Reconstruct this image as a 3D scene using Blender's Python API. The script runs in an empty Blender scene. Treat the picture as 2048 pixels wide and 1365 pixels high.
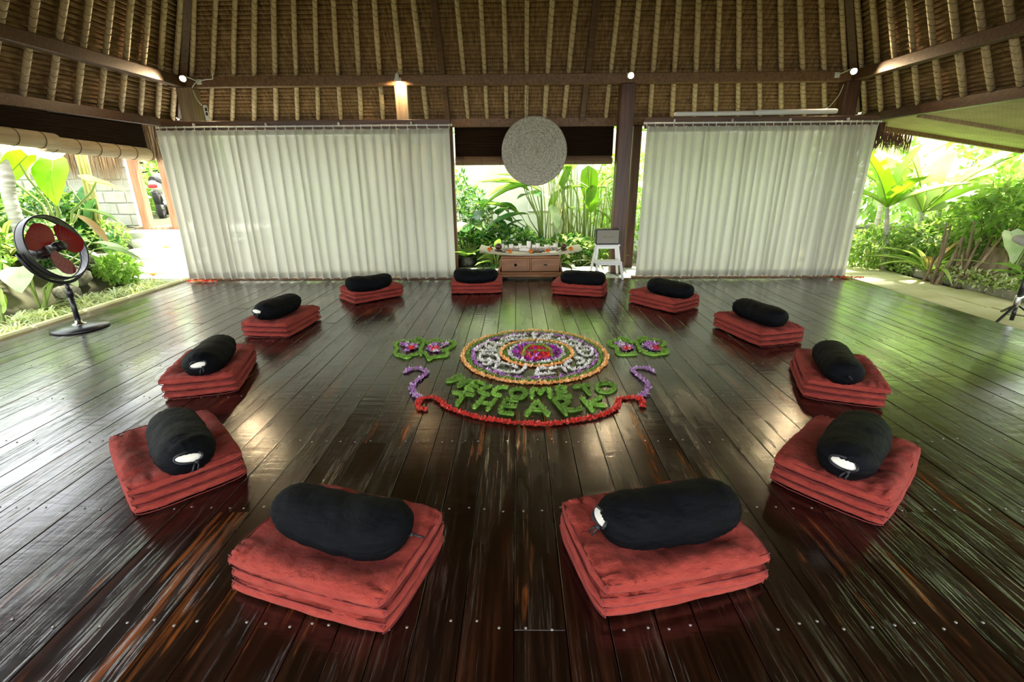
import bpy, math, random
from mathutils import Vector, Matrix, Euler, noise
import numpy as np
random.seed(7); RNG = np.random.default_rng(7)
PI = math.pi
S = bpy.context.scene
COL = S.collection

# ------------------------------------------------------------------ camera, sky, sun, exposure
cam_d = bpy.data.cameras.new('camera'); cam = bpy.data.objects.new('camera', cam_d); COL.objects.link(cam)
cam_d.sensor_width = 36.0; cam_d.lens = 959.0 * 36.0 / 2048.0
cam_d.clip_start = 0.05; cam_d.clip_end = 200
_p, _y, _r = .333, -.0113, -.0075
_F = Vector((math.sin(_y) * math.cos(_p), math.cos(_y) * math.cos(_p), -math.sin(_p)))
_R = Vector((math.cos(_y), -math.sin(_y), 0)); _U = _R.cross(_F)
_R2 = _R * math.cos(_r) + _U * math.sin(_r); _U2 = -_R * math.sin(_r) + _U * math.cos(_r)
M3 = Matrix((_R2, _U2, -_F)).transposed()
cam.matrix_world = Matrix.Translation((0, 0, 1.5)) @ M3.to_4x4()
S.camera = cam

w = bpy.data.worlds.new('sky'); S.world = w; w.use_nodes = True
bg = w.node_tree.nodes['Background']
bg.inputs[0].default_value = (.93, .97, 1.0, 1); bg.inputs[1].default_value = 2.0

sun_d = bpy.data.lights.new('sun', 'SUN'); sun_d.energy = 8.5; sun_d.angle = math.radians(6); sun_d.color = (1, .95, .84)
sun = bpy.data.objects.new('sun', sun_d); COL.objects.link(sun)
sun.rotation_euler = Vector((.20, .40, .89)).to_track_quat('Z', 'Y').to_euler()

vs = S.view_settings
S.display_settings.display_device = 'sRGB'
vs.view_transform = 'Standard'; vs.look = 'None'; vs.gamma = 1.0; vs.use_curve_mapping = False
vs.exposure = 1.68
cy = S.cycles
cy.max_bounces = 8; cy.diffuse_bounces = 4; cy.glossy_bounces = 3; cy.transmission_bounces = 4; cy.transparent_max_bounces = 8
cy.sample_clamp_indirect = 6.0; cy.use_denoising = True; cy.caustics_reflective = False; cy.caustics_refractive = False

# ------------------------------------------------------------------ materials
def nmat(name):
    m = bpy.data.materials.new(name); m.use_nodes = True
    nt = m.node_tree; b = nt.nodes['Principled BSDF']
    return m, nt, b
def N(nt, t, **kw):
    n = nt.nodes.new(t)
    for k, v in kw.items(): setattr(n, k, v)
    return n
def ramp(nt, fac, stops):
    r = N(nt, 'ShaderNodeValToRGB'); e = r.color_ramp.elements
    while len(e) > len(stops): e.remove(e[-1])
    while len(e) < len(stops): e.new(1)
    for q, (p, c) in zip(e, stops):
        q.position = p; q.color = (*c, 1) if len(c) == 3 else c
    nt.links.new(fac, r.inputs[0]); return r.outputs[0]
def noise_tex(nt, scale, detail=4, mapping=None, coord='Object', rough=.55, rnd=False):
    tc = N(nt, 'ShaderNodeTexCoord'); src = tc.outputs[coord]
    if rnd:
        oi = N(nt, 'ShaderNodeObjectInfo'); ml = N(nt, 'ShaderNodeMath', operation='MULTIPLY'); ml.inputs[1].default_value = 57.0
        nt.links.new(oi.outputs['Random'], ml.inputs[0])
        ad = N(nt, 'ShaderNodeVectorMath', operation='ADD'); nt.links.new(src, ad.inputs[0]); nt.links.new(ml.outputs[0], ad.inputs[1]); src = ad.outputs[0]
    if mapping:
        mp = N(nt, 'ShaderNodeMapping'); mp.inputs['Scale'].default_value = mapping
        nt.links.new(src, mp.inputs[0]); src = mp.outputs[0]
    n = N(nt, 'ShaderNodeTexNoise'); n.inputs['Scale'].default_value = scale; n.inputs['Detail'].default_value = detail
    n.inputs['Roughness'].default_value = rough
    nt.links.new(src, n.inputs[0]); return n.outputs[0]
def bump(nt, b, h, strength=.3, dist=.01):
    n = N(nt, 'ShaderNodeBump'); n.inputs['Strength'].default_value = strength; n.inputs['Distance'].default_value = dist
    nt.links.new(h, n.inputs['Height']); nt.links.new(n.outputs[0], b.inputs['Normal'])
def mixc(nt, fac, a, c, blend='MIX'):
    m = N(nt, 'ShaderNodeMix', data_type='RGBA', blend_type=blend)
    def put(i, v):
        if hasattr(v, 'is_linked') or hasattr(v, 'links'): nt.links.new(v, m.inputs[i])
        elif isinstance(v, (int, float)): m.inputs[i].default_value = v
        else: m.inputs[i].default_value = (*v, 1)
    put(0, fac); put(6, a); put(7, c); return m.outputs[2]
def var(name, c1, c2, scale=8, rough=.7, bs=.2, bd=.01, mapping=None, detail=4, spec=.5, rnd=False, sheen=0):
    """two colours mixed by noise, with the same noise as fine relief"""
    m, nt, b = nmat(name)
    f = noise_tex(nt, scale, detail, mapping, rnd=rnd)
    c = ramp(nt, f, [(.3, c1), (.7, c2)]); nt.links.new(c, b.inputs['Base Color'])
    b.inputs['Roughness'].default_value = rough; b.inputs['Specular IOR Level'].default_value = spec
    if sheen: b.inputs['Sheen Weight'].default_value = sheen
    if bs: bump(nt, b, f, bs, bd)
    return m
def plain(name, c, rough=.5, metal=0, spec=.5):
    m, nt, b = nmat(name); b.inputs['Base Color'].default_value = (*c, 1); b.inputs['Roughness'].default_value = rough
    b.inputs['Metallic'].default_value = metal; b.inputs['Specular IOR Level'].default_value = spec
    return m
def leafm(name, c1, c2, trans=.45, rough=.45, scale=3.0, ctr=None):
    """leaf: diffuse/gloss plus light passing through the blade"""
    m, nt, b = nmat(name)
    oi = N(nt, 'ShaderNodeObjectInfo')
    f = noise_tex(nt, scale, 3, rnd=True)
    c = ramp(nt, f, [(.3, c1), (.7, c2)])
    hs = N(nt, 'ShaderNodeHueSaturation'); mr = N(nt, 'ShaderNodeMapRange'); mr.inputs[3].default_value = .8; mr.inputs[4].default_value = 1.3
    nt.links.new(oi.outputs['Random'], mr.inputs[0]); nt.links.new(mr.outputs[0], hs.inputs['Value']); nt.links.new(c, hs.inputs['Color'])
    c = hs.outputs[0]
    nt.links.new(c, b.inputs['Base Color']); b.inputs['Roughness'].default_value = rough; b.inputs['Specular IOR Level'].default_value = .4
    tr = N(nt, 'ShaderNodeBsdfTranslucent')
    tint = mixc(nt, 1.0, c, ctr or (1.35, 1.25, .45), 'MULTIPLY'); nt.links.new(tint, tr.inputs[0])
    mx = N(nt, 'ShaderNodeMixShader'); mx.inputs[0].default_value = trans
    nt.links.new(b.outputs[0], mx.inputs[1]); nt.links.new(tr.outputs[0], mx.inputs[2])
    nt.links.new(mx.outputs[0], nt.nodes['Material Output'].inputs[0])
    return m

def floor_material():
    m, nt, b = nmat('floor_plank_wood')
    L = nt.links.new
    oi = N(nt, 'ShaderNodeObjectInfo')
    grain = noise_tex(nt, 1.0, 6, (42, 1.6, 42), rnd=True, rough=.62)
    base = ramp(nt, grain, [(.30, (.0026, .0011, .0008)), (.5, (.0080, .0031, .0018)), (.70, (.032, .0128, .0068))])
    tint = ramp(nt, oi.outputs['Random'], [(.0, (.75, .62, .5)), (.35, (1.0, 1.0, 1.0)), (.7, (1.5, .82, .62)), (1.0, (1.25, 1.35, 1.2))])
    base = mixc(nt, 1.0, base, tint, 'MULTIPLY')
    worn = noise_tex(nt, 1.0, 4, (7, .9, 7), rnd=True, rough=.7)
    wf = ramp(nt, worn, [(.585, (0, 0, 0)), (.65, (1, 1, 1))])
    worn2 = ramp(nt, grain, [(.42, (.0, .0, .0)), (.6, (1, 1, 1))])
    wfm = N(nt, 'ShaderNodeMath', operation='MULTIPLY'); L(wf, wfm.inputs[0]); L(worn2, wfm.inputs[1])
    base = mixc(nt, wfm.outputs[0], base, (.21, .058, .011))
    scr = noise_tex(nt, 1.0, 5, (120, 3.2, 120), rnd=True, rough=.75)
    patch = noise_tex(nt, 1.0, 3, (5, 1.1, 5), rnd=True)
    sf = ramp(nt, scr, [(.55, (0, 0, 0)), (.68, (1, 1, 1))]); pf = ramp(nt, patch, [(.42, (0, 0, 0)), (.58, (1, 1, 1))])
    sm = N(nt, 'ShaderNodeMath', operation='MULTIPLY'); L(sf, sm.inputs[0]); L(pf, sm.inputs[1])
    base = mixc(nt, sm.outputs[0], base, (.085, .065, .048))
    L(base, b.inputs['Base Color'])
    rr = N(nt, 'ShaderNodeMapRange'); L(patch, rr.inputs[0]); rr.inputs[1].default_value = .3; rr.inputs[2].default_value = .7
    rr.inputs[3].default_value = .17; rr.inputs[4].default_value = .33; L(rr.outputs[0], b.inputs['Roughness'])
    # worn, rippled surface: cross-grain saw marks and grain relief
    rip = noise_tex(nt, 1.0, 3, (3.5, 22, 3), rnd=True)
    ad = N(nt, 'ShaderNodeMath', operation='ADD'); ml = N(nt, 'ShaderNodeMath', operation='MULTIPLY'); ml.inputs[1].default_value = .5
    L(grain, ml.inputs[0]); L(ml.outputs[0], ad.inputs[0]); L(rip, ad.inputs[1])
    ad2 = N(nt, 'ShaderNodeMath', operation='ADD'); ml2 = N(nt, 'ShaderNodeMath', operation='MULTIPLY'); ml2.inputs[1].default_value = .6
    L(sm.outputs[0], ml2.inputs[0]); L(ad.outputs[0], ad2.inputs[0]); L(ml2.outputs[0], ad2.inputs[1])
    bump(nt, b, ad2.outputs[0], .28, .006)
    b.inputs['Specular IOR Level'].default_value = .6
    b.inputs['Coat Weight'].default_value = .42; b.inputs['Coat Roughness'].default_value = .13; L(b.inputs['Normal'].links[0].from_socket, b.inputs['Coat Normal'])
    return m

def thatch_material():
    m, nt, b = nmat('thatch_reed'); L = nt.links.new
    st = noise_tex(nt, 1.0, 5, (38, 6, 6), rough=.7)
    big = noise_tex(nt, 1.0, 5, (.9, 3.0, 3.0), rough=.7)
    c = ramp(nt, st, [(.25, (.085, .046, .020)), (.5, (.27, .160, .072)), (.78, (.48, .335, .18))])
    sf = ramp(nt, big, [(.63, (0, 0, 0)), (.74, (1, 1, 1))])
    c = mixc(nt, sf, c, (.045, .03, .02)); L(c, b.inputs['Base Color'])
    b.inputs['Roughness'].default_value = .85; b.inputs['Specular IOR Level'].default_value = .2
    bump(nt, b, st, .6, .012); return m

def curtain_material():
    m, nt, b = nmat('sheer_curtain_cloth'); L = nt.links.new
    wv = noise_tex(nt, 260, 2)
    c = ramp(nt, wv, [(.3, (.62, .605, .52)), (.7, (.71, .695, .61))]); L(c, b.inputs['Base Color'])
    b.inputs['Roughness'].default_value = .9; b.inputs['Specular IOR Level'].default_value = .1
    tr = N(nt, 'ShaderNodeBsdfTranslucent'); tr.inputs[0].default_value = (.76, .76, .68, 1)
    tp = N(nt, 'ShaderNodeBsdfTransparent')
    m1 = N(nt, 'ShaderNodeMixShader'); m1.inputs[0].default_value = .33; L(b.outputs[0], m1.inputs[1]); L(tr.outputs[0], m1.inputs[2])
    m2 = N(nt, 'ShaderNodeMixShader'); m2.inputs[0].default_value = .03; L(m1.outputs[0], m2.inputs[1]); L(tp.outputs[0], m2.inputs[2])
    L(m2.outputs[0], nt.nodes['Material Output'].inputs[0]); return m

def emis(name, c, s):
    m, nt, b = nmat(name); b.inputs['Base Color'].default_value = (1, 1, 1, 1)
    b.inputs['Emission Color'].default_value = (*c, 1); b.inputs['Emission Strength'].default_value = s; return m

def weave_material():
    m, nt, b = nmat('woven_rattan'); L = nt.links.new
    tc = N(nt, 'ShaderNodeTexCoord')
    v = N(nt, 'ShaderNodeTexVoronoi', feature='DISTANCE_TO_EDGE'); v.inputs['Scale'].default_value = 22; L(tc.outputs['Object'], v.inputs[0])
    wv = N(nt, 'ShaderNodeTexWave', wave_type='RINGS', rings_direction='Z'); wv.inputs['Scale'].default_value = 9; wv.inputs['Distortion'].default_value = 9
    wv.inputs['Detail'].default_value = 3; wv.inputs['Detail Scale'].default_value = 3.0; L(tc.outputs['Object'], wv.inputs[0])
    ml = N(nt, 'ShaderNodeMath', operation='MULTIPLY_ADD'); L(v.outputs[0], ml.inputs[0]); ml.inputs[1].default_value = 5; L(wv.outputs['Fac'], ml.inputs[2])
    c = ramp(nt, ml.outputs[0], [(.15, (.27, .25, .19)), (.5, (.45, .42, .33)), (.9, (.56, .53, .42))]); L(c, b.inputs['Base Color'])
    b.inputs['Roughness'].default_value = .8; bump(nt, b, ml.outputs[0], .7, .01); return m

def mat_weave():
    m, nt, b = nmat('woven_bamboo_mat'); L = nt.links.new
    tc = N(nt, 'ShaderNodeTexCoord')
    ch = N(nt, 'ShaderNodeTexBrick'); ch.inputs['Scale'].default_value = 9; ch.inputs['Mortar Size'].default_value = .03
    ch.inputs['Color1'].default_value = (.52, .44, .29, 1); ch.inputs['Color2'].default_value = (.42, .35, .23, 1); ch.inputs['Mortar'].default_value = (.2, .17, .09, 1)
    L(tc.outputs['Object'], ch.inputs[0]); f = noise_tex(nt, 4, 4)
    c = mixc(nt, .5, ch.outputs[0], ramp(nt, f, [(.3, (.36, .32, .18)), (.7, (.62, .53, .37))])); L(c, b.inputs['Base Color'])
    b.inputs['Roughness'].default_value = .8; bump(nt, b, ch.outputs[1], .5, .01); return m

def fabric(name, c1, c2, bs=.35, rough=.85, scale=14, sheen=.04, bd=.02):
    m, nt, b = nmat(name); L = nt.links.new
    f = noise_tex(nt, scale, 5, (1, 1, 2.2), rnd=True); wv = noise_tex(nt, 420, 2)
    c = ramp(nt, f, [(.3, c1), (.7, c2)]); L(c, b.inputs['Base Color']); b.inputs['Roughness'].default_value = rough
    b.inputs['Sheen Weight'].default_value = sheen; b.inputs['Specular IOR Level'].default_value = .2 if sheen else .08
    ml = N(nt, 'ShaderNodeMath', operation='MULTIPLY_ADD'); L(wv, ml.inputs[0]); ml.inputs[1].default_value = .12; L(f, ml.inputs[2])
    bump(nt, b, ml.outputs[0], bs, bd); return m

M = dict(
    floor=floor_material(), thatch=thatch_material(), curtain=curtain_material(),
    beam=var('dark_red_timber', (.045, .018, .007), (.13, .058, .022), 1.0, .45, .25, .006, (2, 30, 30), rnd=True),
    beamx=var('brown_timber', (.10, .048, .018), (.24, .125, .050), 1.0, .5, .25, .006, (30, 2, 30), rnd=True),
    beamz=var('dark_post_timber', (.045, .017, .009), (.12, .05, .024), 1.0, .4, .25, .006, (30, 30, 2), rnd=True),
    paletimber=var('pale_post_timber', (.20, .13, .07), (.38, .27, .16), 1.0, .6, .3, .006, (24, 24, 2), rnd=True),
    gatewood=var('reddish_gate_timber', (.30, .12, .06), (.50, .26, .15), 1.0, .6, .3, .006, (24, 24, 2), rnd=True),
    pole=var('bamboo_pole', (.43, .305, .165), (.63, .485, .305), 1.0, .5, .25, .005, (30, 4, 4), rnd=True),
    bind=plain('pole_binding', (.11, .065, .03), .8),
    under=plain('dark_underlay', (.03, .018, .01), .9),
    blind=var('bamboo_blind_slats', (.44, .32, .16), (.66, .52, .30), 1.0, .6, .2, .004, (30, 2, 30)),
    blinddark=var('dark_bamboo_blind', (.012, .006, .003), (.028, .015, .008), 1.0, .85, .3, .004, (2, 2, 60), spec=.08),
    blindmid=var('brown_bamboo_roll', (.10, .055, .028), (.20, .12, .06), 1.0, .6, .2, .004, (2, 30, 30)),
    matweave=mat_weave(), weave=weave_material(),
    rod=plain('white_painted_metal', (.75, .75, .72), .4), white=plain('white_plastic', (.78, .78, .75), .45),
    plaster=var('white_plaster', (.74, .74, .70), (.84, .84, .80), 6, .8, .15), wallplaster=var('old_white_wall', (.50, .53, .46), (.74, .75, .69), 1.6, .85, .15),
    red=fabric('red_cotton', (.245, .029, .020), (.35, .050, .033), .9, bd=.03), reddark=plain('dark_red_piping', (.15, .014, .012), .8),
    black=fabric('black_cotton', (.0016, .0019, .0025), (.0036, .0044, .0060), .8, .6, 9, .0, .03), blackcord=plain('black_cord', (.01, .01, .012), .6),
    ivory=fabric('ivory_pillow_cloth', (.70, .67, .58), (.80, .77, .68), .15),
    blackmetal=plain('glossy_black_metal', (.012, .012, .013), .30), chrome=plain('chrome', (.75, .75, .76), .15, 1.0),
    fanred=plain('red_fan_plastic', (.28, .012, .012), .3), greymesh=var('grey_mesh', (.42, .42, .42), (.6, .6, .6), 60, .6, .3),
    teak=var('teak_wood', (.17, .066, .020), (.33, .145, .048), 1.0, .5, .15, .004, (3, 26, 26)),
    tabletop=var('pale_weathered_top', (.32, .29, .17), (.52, .48, .32), 1.0, .6, .1, .003, (3, 20, 20)),
    knob=plain('dark_knob', (.02, .017, .014), .4, .6),
    candle=plain('white_wax', (.84, .81, .74), .5), stone=var('small_pale_stone', (.30, .27, .22), (.58, .53, .46), 30, .7, .2),
    coconut=var('dark_coconut_shell', (.035, .014, .008), (.09, .035, .02), 20, .35, .2), marigold=plain('orange_marigold', (.80, .27, .035), .7),
    cloth=plain('white_cloth', (.80, .78, .72), .8), grille=var('grey_grille_cloth', (.20, .19, .15), (.32, .30, .24), 300, .8, .2),
    gold=plain('gold_lettering', (.20, .15, .07), .4, .5),
    slab=var('grey_stone_slab', (.20, .22, .17), (.40, .41, .35), 5, .45, .25), moss=var('mossy_paving', (.44, .44, .17), (.66, .62, .38), 2.2, .9, .3, .02),
    soil=var('mossy_soil', (.032, .029, .015), (.10, .10, .042), 2.5, .95, .5, .03), rock=var('mossy_rock', (.10, .095, .07), (.30, .28, .21), 4, .9, .5, .03, rnd=True),
    block=var('concrete_block', (.50, .49, .45), (.68, .67, .63), 5, .9, .25, rnd=True),
    bark=var('brown_bark', (.12, .08, .045), (.32, .24, .15), 1.0, .9, .5, .02, (16, 16, 2)), palm=var('pale_palm_bark', (.28, .26, .22), (.52, .50, .44), 1.0, .85, .4, .02, (3, 3, 26)),
    straw=var('dry_thatch_fibre', (.20, .12, .06), (.46, .32, .18), 1.0, .9, .2, .004, (40, 40, 2)), ijuk=var('dark_palm_fibre', (.09, .04, .022), (.22, .11, .065), 1.0, .9, .2, .004, (40, 40, 2)),
    stem=leafm('green_stem', (.20, .30, .07), (.36, .44, .14), .1), stemy=leafm('yellow_bamboo_stem', (.45, .42, .14), (.60, .55, .26), .1),
    g_yel=leafm('yellow_green_leaf', (.37, .53, .12), (.52, .64, .22), .5, ctr=(.92, 1.08, .5)), g_mid=leafm('mid_green_leaf', (.16, .31, .06), (.31, .45, .13), .45, ctr=(1.0, 1.15, .5)),
    g_lime=leafm('lime_leaf', (.15, .29, .012), (.21, .36, .03), .5, ctr=(.85, 1.1, .3)),
    g_dark=leafm('dark_green_leaf', (.022, .10, .022), (.06, .19, .04), .28, .32), g_pale=leafm('pale_green_leaf', (.36, .50, .26), (.55, .64, .42), .4, .35),
    g_var=leafm('variegated_leaf', (.58, .66, .36), (.80, .82, .62), .35), g_dry=leafm('dry_leaf', (.42, .25, .10), (.58, .38, .20), .3),
    g_grass=leafm('fresh_cut_leaf', (.20, .46, .05), (.34, .60, .10), .12, .6, 20), g_grass2=leafm('fresh_cut_leaf_light', (.32, .58, .10), (.46, .70, .18), .12, .6, 20),
    p_red=leafm('red_petal', (.75, .02, .015), (.86, .06, .04), .06, .6, 30, (1.2, .8, .8)), p_red2=leafm('coral_petal', (.75, .05, .035), (.85, .13, .10), .06, .6, 30, (1.2, .8, .8)),
    p_white=leafm('white_petal', (.82, .80, .76), (.90, .88, .86), .06, .6, 30, (1, 1, 1)), p_vio=leafm('violet_petal', (.46, .12, .54), (.62, .24, .68), .06, .6, 30, (1, 1, 1)),
    p_vio2=leafm('lilac_petal', (.70, .44, .76), (.84, .64, .88), .06, .6, 30, (1, 1, 1)), p_dvio=leafm('deep_violet_petal', (.34, .02, .36), (.44, .05, .46), .06, .6, 30, (1, 1, 1)),
    p_or=leafm('orange_petal', (.88, .45, .13), (.92, .56, .22), .08, .6, 30, (1.2, 1, .6)), p_or2=leafm('peach_petal', (.92, .60, .28), (.95, .70, .42), .08, .6, 30, (1.2, 1, .6)),
    bulb=emis('lit_bulb', (1, .74, .42), 640),
    tyre=plain('tyre_rubber', (.02, .02, .02), .8), bikewhite=plain('white_bike_paint', (.7, .7, .72), .3), lampred=plain('red_tail_light', (.5, .02, .02), .25),
)

# ------------------------------------------------------------------ mesh helpers
class MB:
    def __init__(s): s.v = []; s.f = []; s.m = []; s.sm = []
    def add(s, vs, fs, mi=0, smooth=False):
        o = len(s.v); s.v.extend([tuple(p) for p in vs])
        for f in fs: s.f.append(tuple(i + o for i in f)); s.m.append(mi); s.sm.append(smooth)
    def box(s, c, d, bev=0.0, rot=None, mi=0):
        x, y, z = d[0] / 2, d[1] / 2, d[2] / 2
        if bev <= 0:
            P = [(-x, -y, -z), (x, -y, -z), (x, y, -z), (-x, y, -z), (-x, -y, z), (x, -y, z), (x, y, z), (-x, y, z)]
            F = [(0, 3, 2, 1), (4, 5, 6, 7), (0, 1, 5, 4), (1, 2, 6, 5), (2, 3, 7, 6), (3, 0, 4, 7)]
        else:
            b = min(bev, x * .9, y * .9, z * .9); P = []
            for sx in (-1, 1):
                for sy in (-1, 1):
                    for sz in (-1, 1):
                        P += [(sx * x, sy * (y - b), sz * (z - b)), (sx * (x - b), sy * y, sz * (z - b)), (sx * (x - b), sy * (y - b), sz * z)]
            def I(sx, sy, sz, k): return ((sx > 0) * 4 + (sy > 0) * 2 + (sz > 0)) * 3 + k
            F = []
            for q in (-1, 1):
                F += [[I(q, -1, -1, 0), I(q, 1, -1, 0), I(q, 1, 1, 0), I(q, -1, 1, 0)], [I(-1, q, -1, 1), I(-1, q, 1, 1), I(1, q, 1, 1), I(1, q, -1, 1)],
                      [I(-1, -1, q, 2), I(1, -1, q, 2), I(1, 1, q, 2), I(-1, 1, q, 2)]]
                for e in (-1, 1):
                    F += [[I(q, e, -1, 0), I(q, e, -1, 1), I(q, e, 1, 1), I(q, e, 1, 0)], [I(q, -1, e, 0), I(q, -1, e, 2), I(q, 1, e, 2), I(q, 1, e, 0)],
                          [I(-1, q, e, 1), I(-1, q, e, 2), I(1, q, e, 2), I(1, q, e, 1)]]
                    for g in (-1, 1): F.append([I(q, e, g, 0), I(q, e, g, 1), I(q, e, g, 2)])
            for i, f in enumerate(F):
                p0, p1, p2 = (Vector(P[k]) for k in f[:3])
                if (p1 - p0).cross(p2 - p0).dot(p0 + p1 + p2) < 0: F[i] = f[::-1]
        c = Vector(c)
        if rot is not None:
            R = rot if isinstance(rot, Matrix) else Euler(rot).to_matrix(); P = [R @ Vector(p) for p in P]
        s.add([Vector(p) + c for p in P], F, mi)
    def beam(s, a, b, wd, ht, bev=.008, mi=0, up=(0, 0, 1)):
        """square timber from a to b"""
        a, b = Vector(a), Vector(b); d = b - a; L = d.length; d.normalize()
        u = Vector(up); sd = d.cross(u).normalized(); u = sd.cross(d)
        R = Matrix((d, sd, u)).transposed(); s.box((a + b) / 2, (L, wd, ht), bev, R, mi)
    def tube(s, pts, r, n=8, mi=0, cap=True, closed=False, sq=None):
        pts = [Vector(p) for p in pts]; k = len(pts); V = []; F = []
        rs = r if isinstance(r, (list, tuple)) else [r] * k
        prev = None
        for i, p in enumerate(pts):
            if closed: t = pts[(i + 1) % k] - pts[i - 1]
            else: t = pts[min(i + 1, k - 1)] - pts[max(i - 1, 0)]
            t.normalize()
            if prev is None:
                a = Vector((0, 0, 1)) if abs(t.z) < .9 else Vector((0, 1, 0)); nrm = (a - t * a.dot(t)).normalized()
            else: nrm = (prev - t * prev.dot(t)).normalized()
            prev = nrm; bn = t.cross(nrm)
            for j in range(n):
                a = 2 * PI * j / n; V.append(p + (nrm * math.cos(a) + bn * math.sin(a)) * rs[i])
        K = k if closed else k - 1
        for i in range(K):
            for j in range(n):
                F.append((i * n + j, i * n + (j + 1) % n, ((i + 1) % k) * n + (j + 1) % n, ((i + 1) % k) * n + j))
        s.add(V, F, mi, True)
        if cap and not closed:
            o = len(s.v) - k * n
            s.f.append(tuple(o + j for j in range(n))[::-1]); s.m.append(mi); s.sm.append(False)
            s.f.append(tuple(o + (k - 1) * n + j for j in range(n))); s.m.append(mi); s.sm.append(False)
    def lathe(s, prof, n=24, c=(0, 0, 0), mi=0, rot=None, smooth=True, cap=True):
        V = []; F = []; k = len(prof)
        for r, z in prof:
            for j in range(n):
                a = 2 * PI * j / n; V.append(Vector((r * math.cos(a), r * math.sin(a), z)))
        for i in range(k - 1):
            for j in range(n): F.append((i * n + j, i * n + (j + 1) % n, (i + 1) * n + (j + 1) % n, (i + 1) * n + j))
        if cap and prof[0][0] > 1e-6: F.append(tuple(range(n))[::-1])
        if cap and prof[-1][0] > 1e-6: F.append(tuple((k - 1) * n + j for j in range(n)))
        if rot is not None:
            R = rot if isinstance(rot, Matrix) else Euler(rot).to_matrix(); V = [R @ p for p in V]
        c = Vector(c); s.add([p + c for p in V], F, mi, smooth)
    def grid(s, G, mi=0, smooth=True, flip=False):
        """G: rows of points"""
        R, Cn = len(G), len(G[0]); V = [p for row in G for p in row]; F = []
        for i in range(R - 1):
            for j in range(Cn - 1):
                q = (i * Cn + j, i * Cn + j + 1, (i + 1) * Cn + j + 1, (i + 1) * Cn + j); F.append(q[::-1] if flip else q)
        s.add(V, F, mi, smooth)
    def mesh(s, name, mats):
        me = bpy.data.meshes.new(name); me.from_pydata(s.v, [], s.f)
        for m in (mats if isinstance(mats, (list, tuple)) else [mats]): me.materials.append(m)
        me.polygons.foreach_set('use_smooth', s.sm); me.polygons.foreach_set('material_index', s.m); me.update(); return me
    def build(s, name, mats, parent=None, loc=(0, 0, 0), rot=(0, 0, 0)):
        return ob(name, s.mesh(name, mats), parent, loc, rot)
def ob(name, me, parent=None, loc=(0, 0, 0), rot=(0, 0, 0), sc=None):
    o = bpy.data.objects.new(name, me); COL.objects.link(o); o.location = loc; o.rotation_euler = rot
    if sc is not None: o.scale = sc if isinstance(sc, (tuple, list)) else (sc,) * 3
    if parent is not None: o.parent = parent
    return o
def tag(o, label=None, cat=None, group=None, kind=None):
    if label: o['label'] = label
    if cat: o['category'] = cat
    if group: o['group'] = group
    if kind: o['kind'] = kind
    return o
def thing(name, label, cat, loc=(0, 0, 0), rz=0, group=None):
    o = bpy.data.objects.new(name, None); COL.objects.link(o); o.location = loc; o.rotation_euler = (0, 0, rz); o.empty_display_size = .1
    return tag(o, label, cat, group)
def struct(name, loc=(0, 0, 0)):
    o = bpy.data.objects.new(name, None); COL.objects.link(o); o.location = loc; o.empty_display_size = .1; o['kind'] = 'structure'; return o
def copy_tree(o, parent=None):
    c = o.copy(); COL.objects.link(c)
    if parent is not None: c.parent = parent
    for ch in list(o.children): copy_tree(ch, c)
    return c
def cat_rom(P, n=6, closed=False):
    P = [Vector((*p, 0)) if len(p) == 2 else Vector(p) for p in P]; out = []; k = len(P)
    if k < 3 and not closed: return [P[0].lerp(P[1], i / n) for i in range(n + 1)]
    for i in range(k if closed else k - 1):
        p1, p2 = P[i], P[(i + 1) % k]
        p0 = P[i - 1] if (i > 0 or closed) else p1 * 2 - p2
        p3 = P[(i + 2) % k] if (i + 2 < k or closed) else p2 * 2 - p1
        for j in range(n):
            t = j / n
            out.append(.5 * ((2 * p1) + (p2 - p0) * t + (2 * p0 - 5 * p1 + 4 * p2 - p3) * t * t + (3 * p1 - p0 - 3 * p2 + p3) * t ** 3))
    if not closed: out.append(P[-1])
    return out
U = random.uniform

# ------------------------------------------------------------------ ground
def smooth(a, b, x):
    t = min(1, max(0, (x - a) / (b - a))); return t * t * (3 - 2 * t)
def gz(x, y):
    h = -.14
    if x < -5.4:
        k = smooth(6.9, 7.5, y)
        h += (smooth(-5.55, -7.1, x) * (1 - k) + smooth(-6.35, -7.2, x) * k) * .80 * smooth(1.5, 4, y)
        if y > 8.4 and x > -7.6: h = max(h, -.14 + .72 * smooth(8.5, 8.9, y))
    if x > 6.3: h += smooth(6.5, 8.6, x) * .38
    if -4.9 < x < 6 and y > 8.5: h += .05 * smooth(8.5, 9.3, y)
    return h
g = MB(); G = []
ys = np.concatenate([np.arange(-14, 3.9, 1.5), np.arange(4, 11, .25), np.arange(11, 30, 1.5)])
xs = np.concatenate([np.arange(-30, -9.9, 2), np.arange(-9.5, 9.6, .3), np.arange(10, 31, 2)])
for y in ys:
    G.append([(x, y, gz(x, y) + (.03 * noise.noise((x * 1.3, y * 1.3, 0)) if abs(x) > 5.3 or y > 8.4 else -.03)) for x in xs])
g.grid(G)
gr = struct('ground'); g.build('soil', M['soil'], gr)

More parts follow.
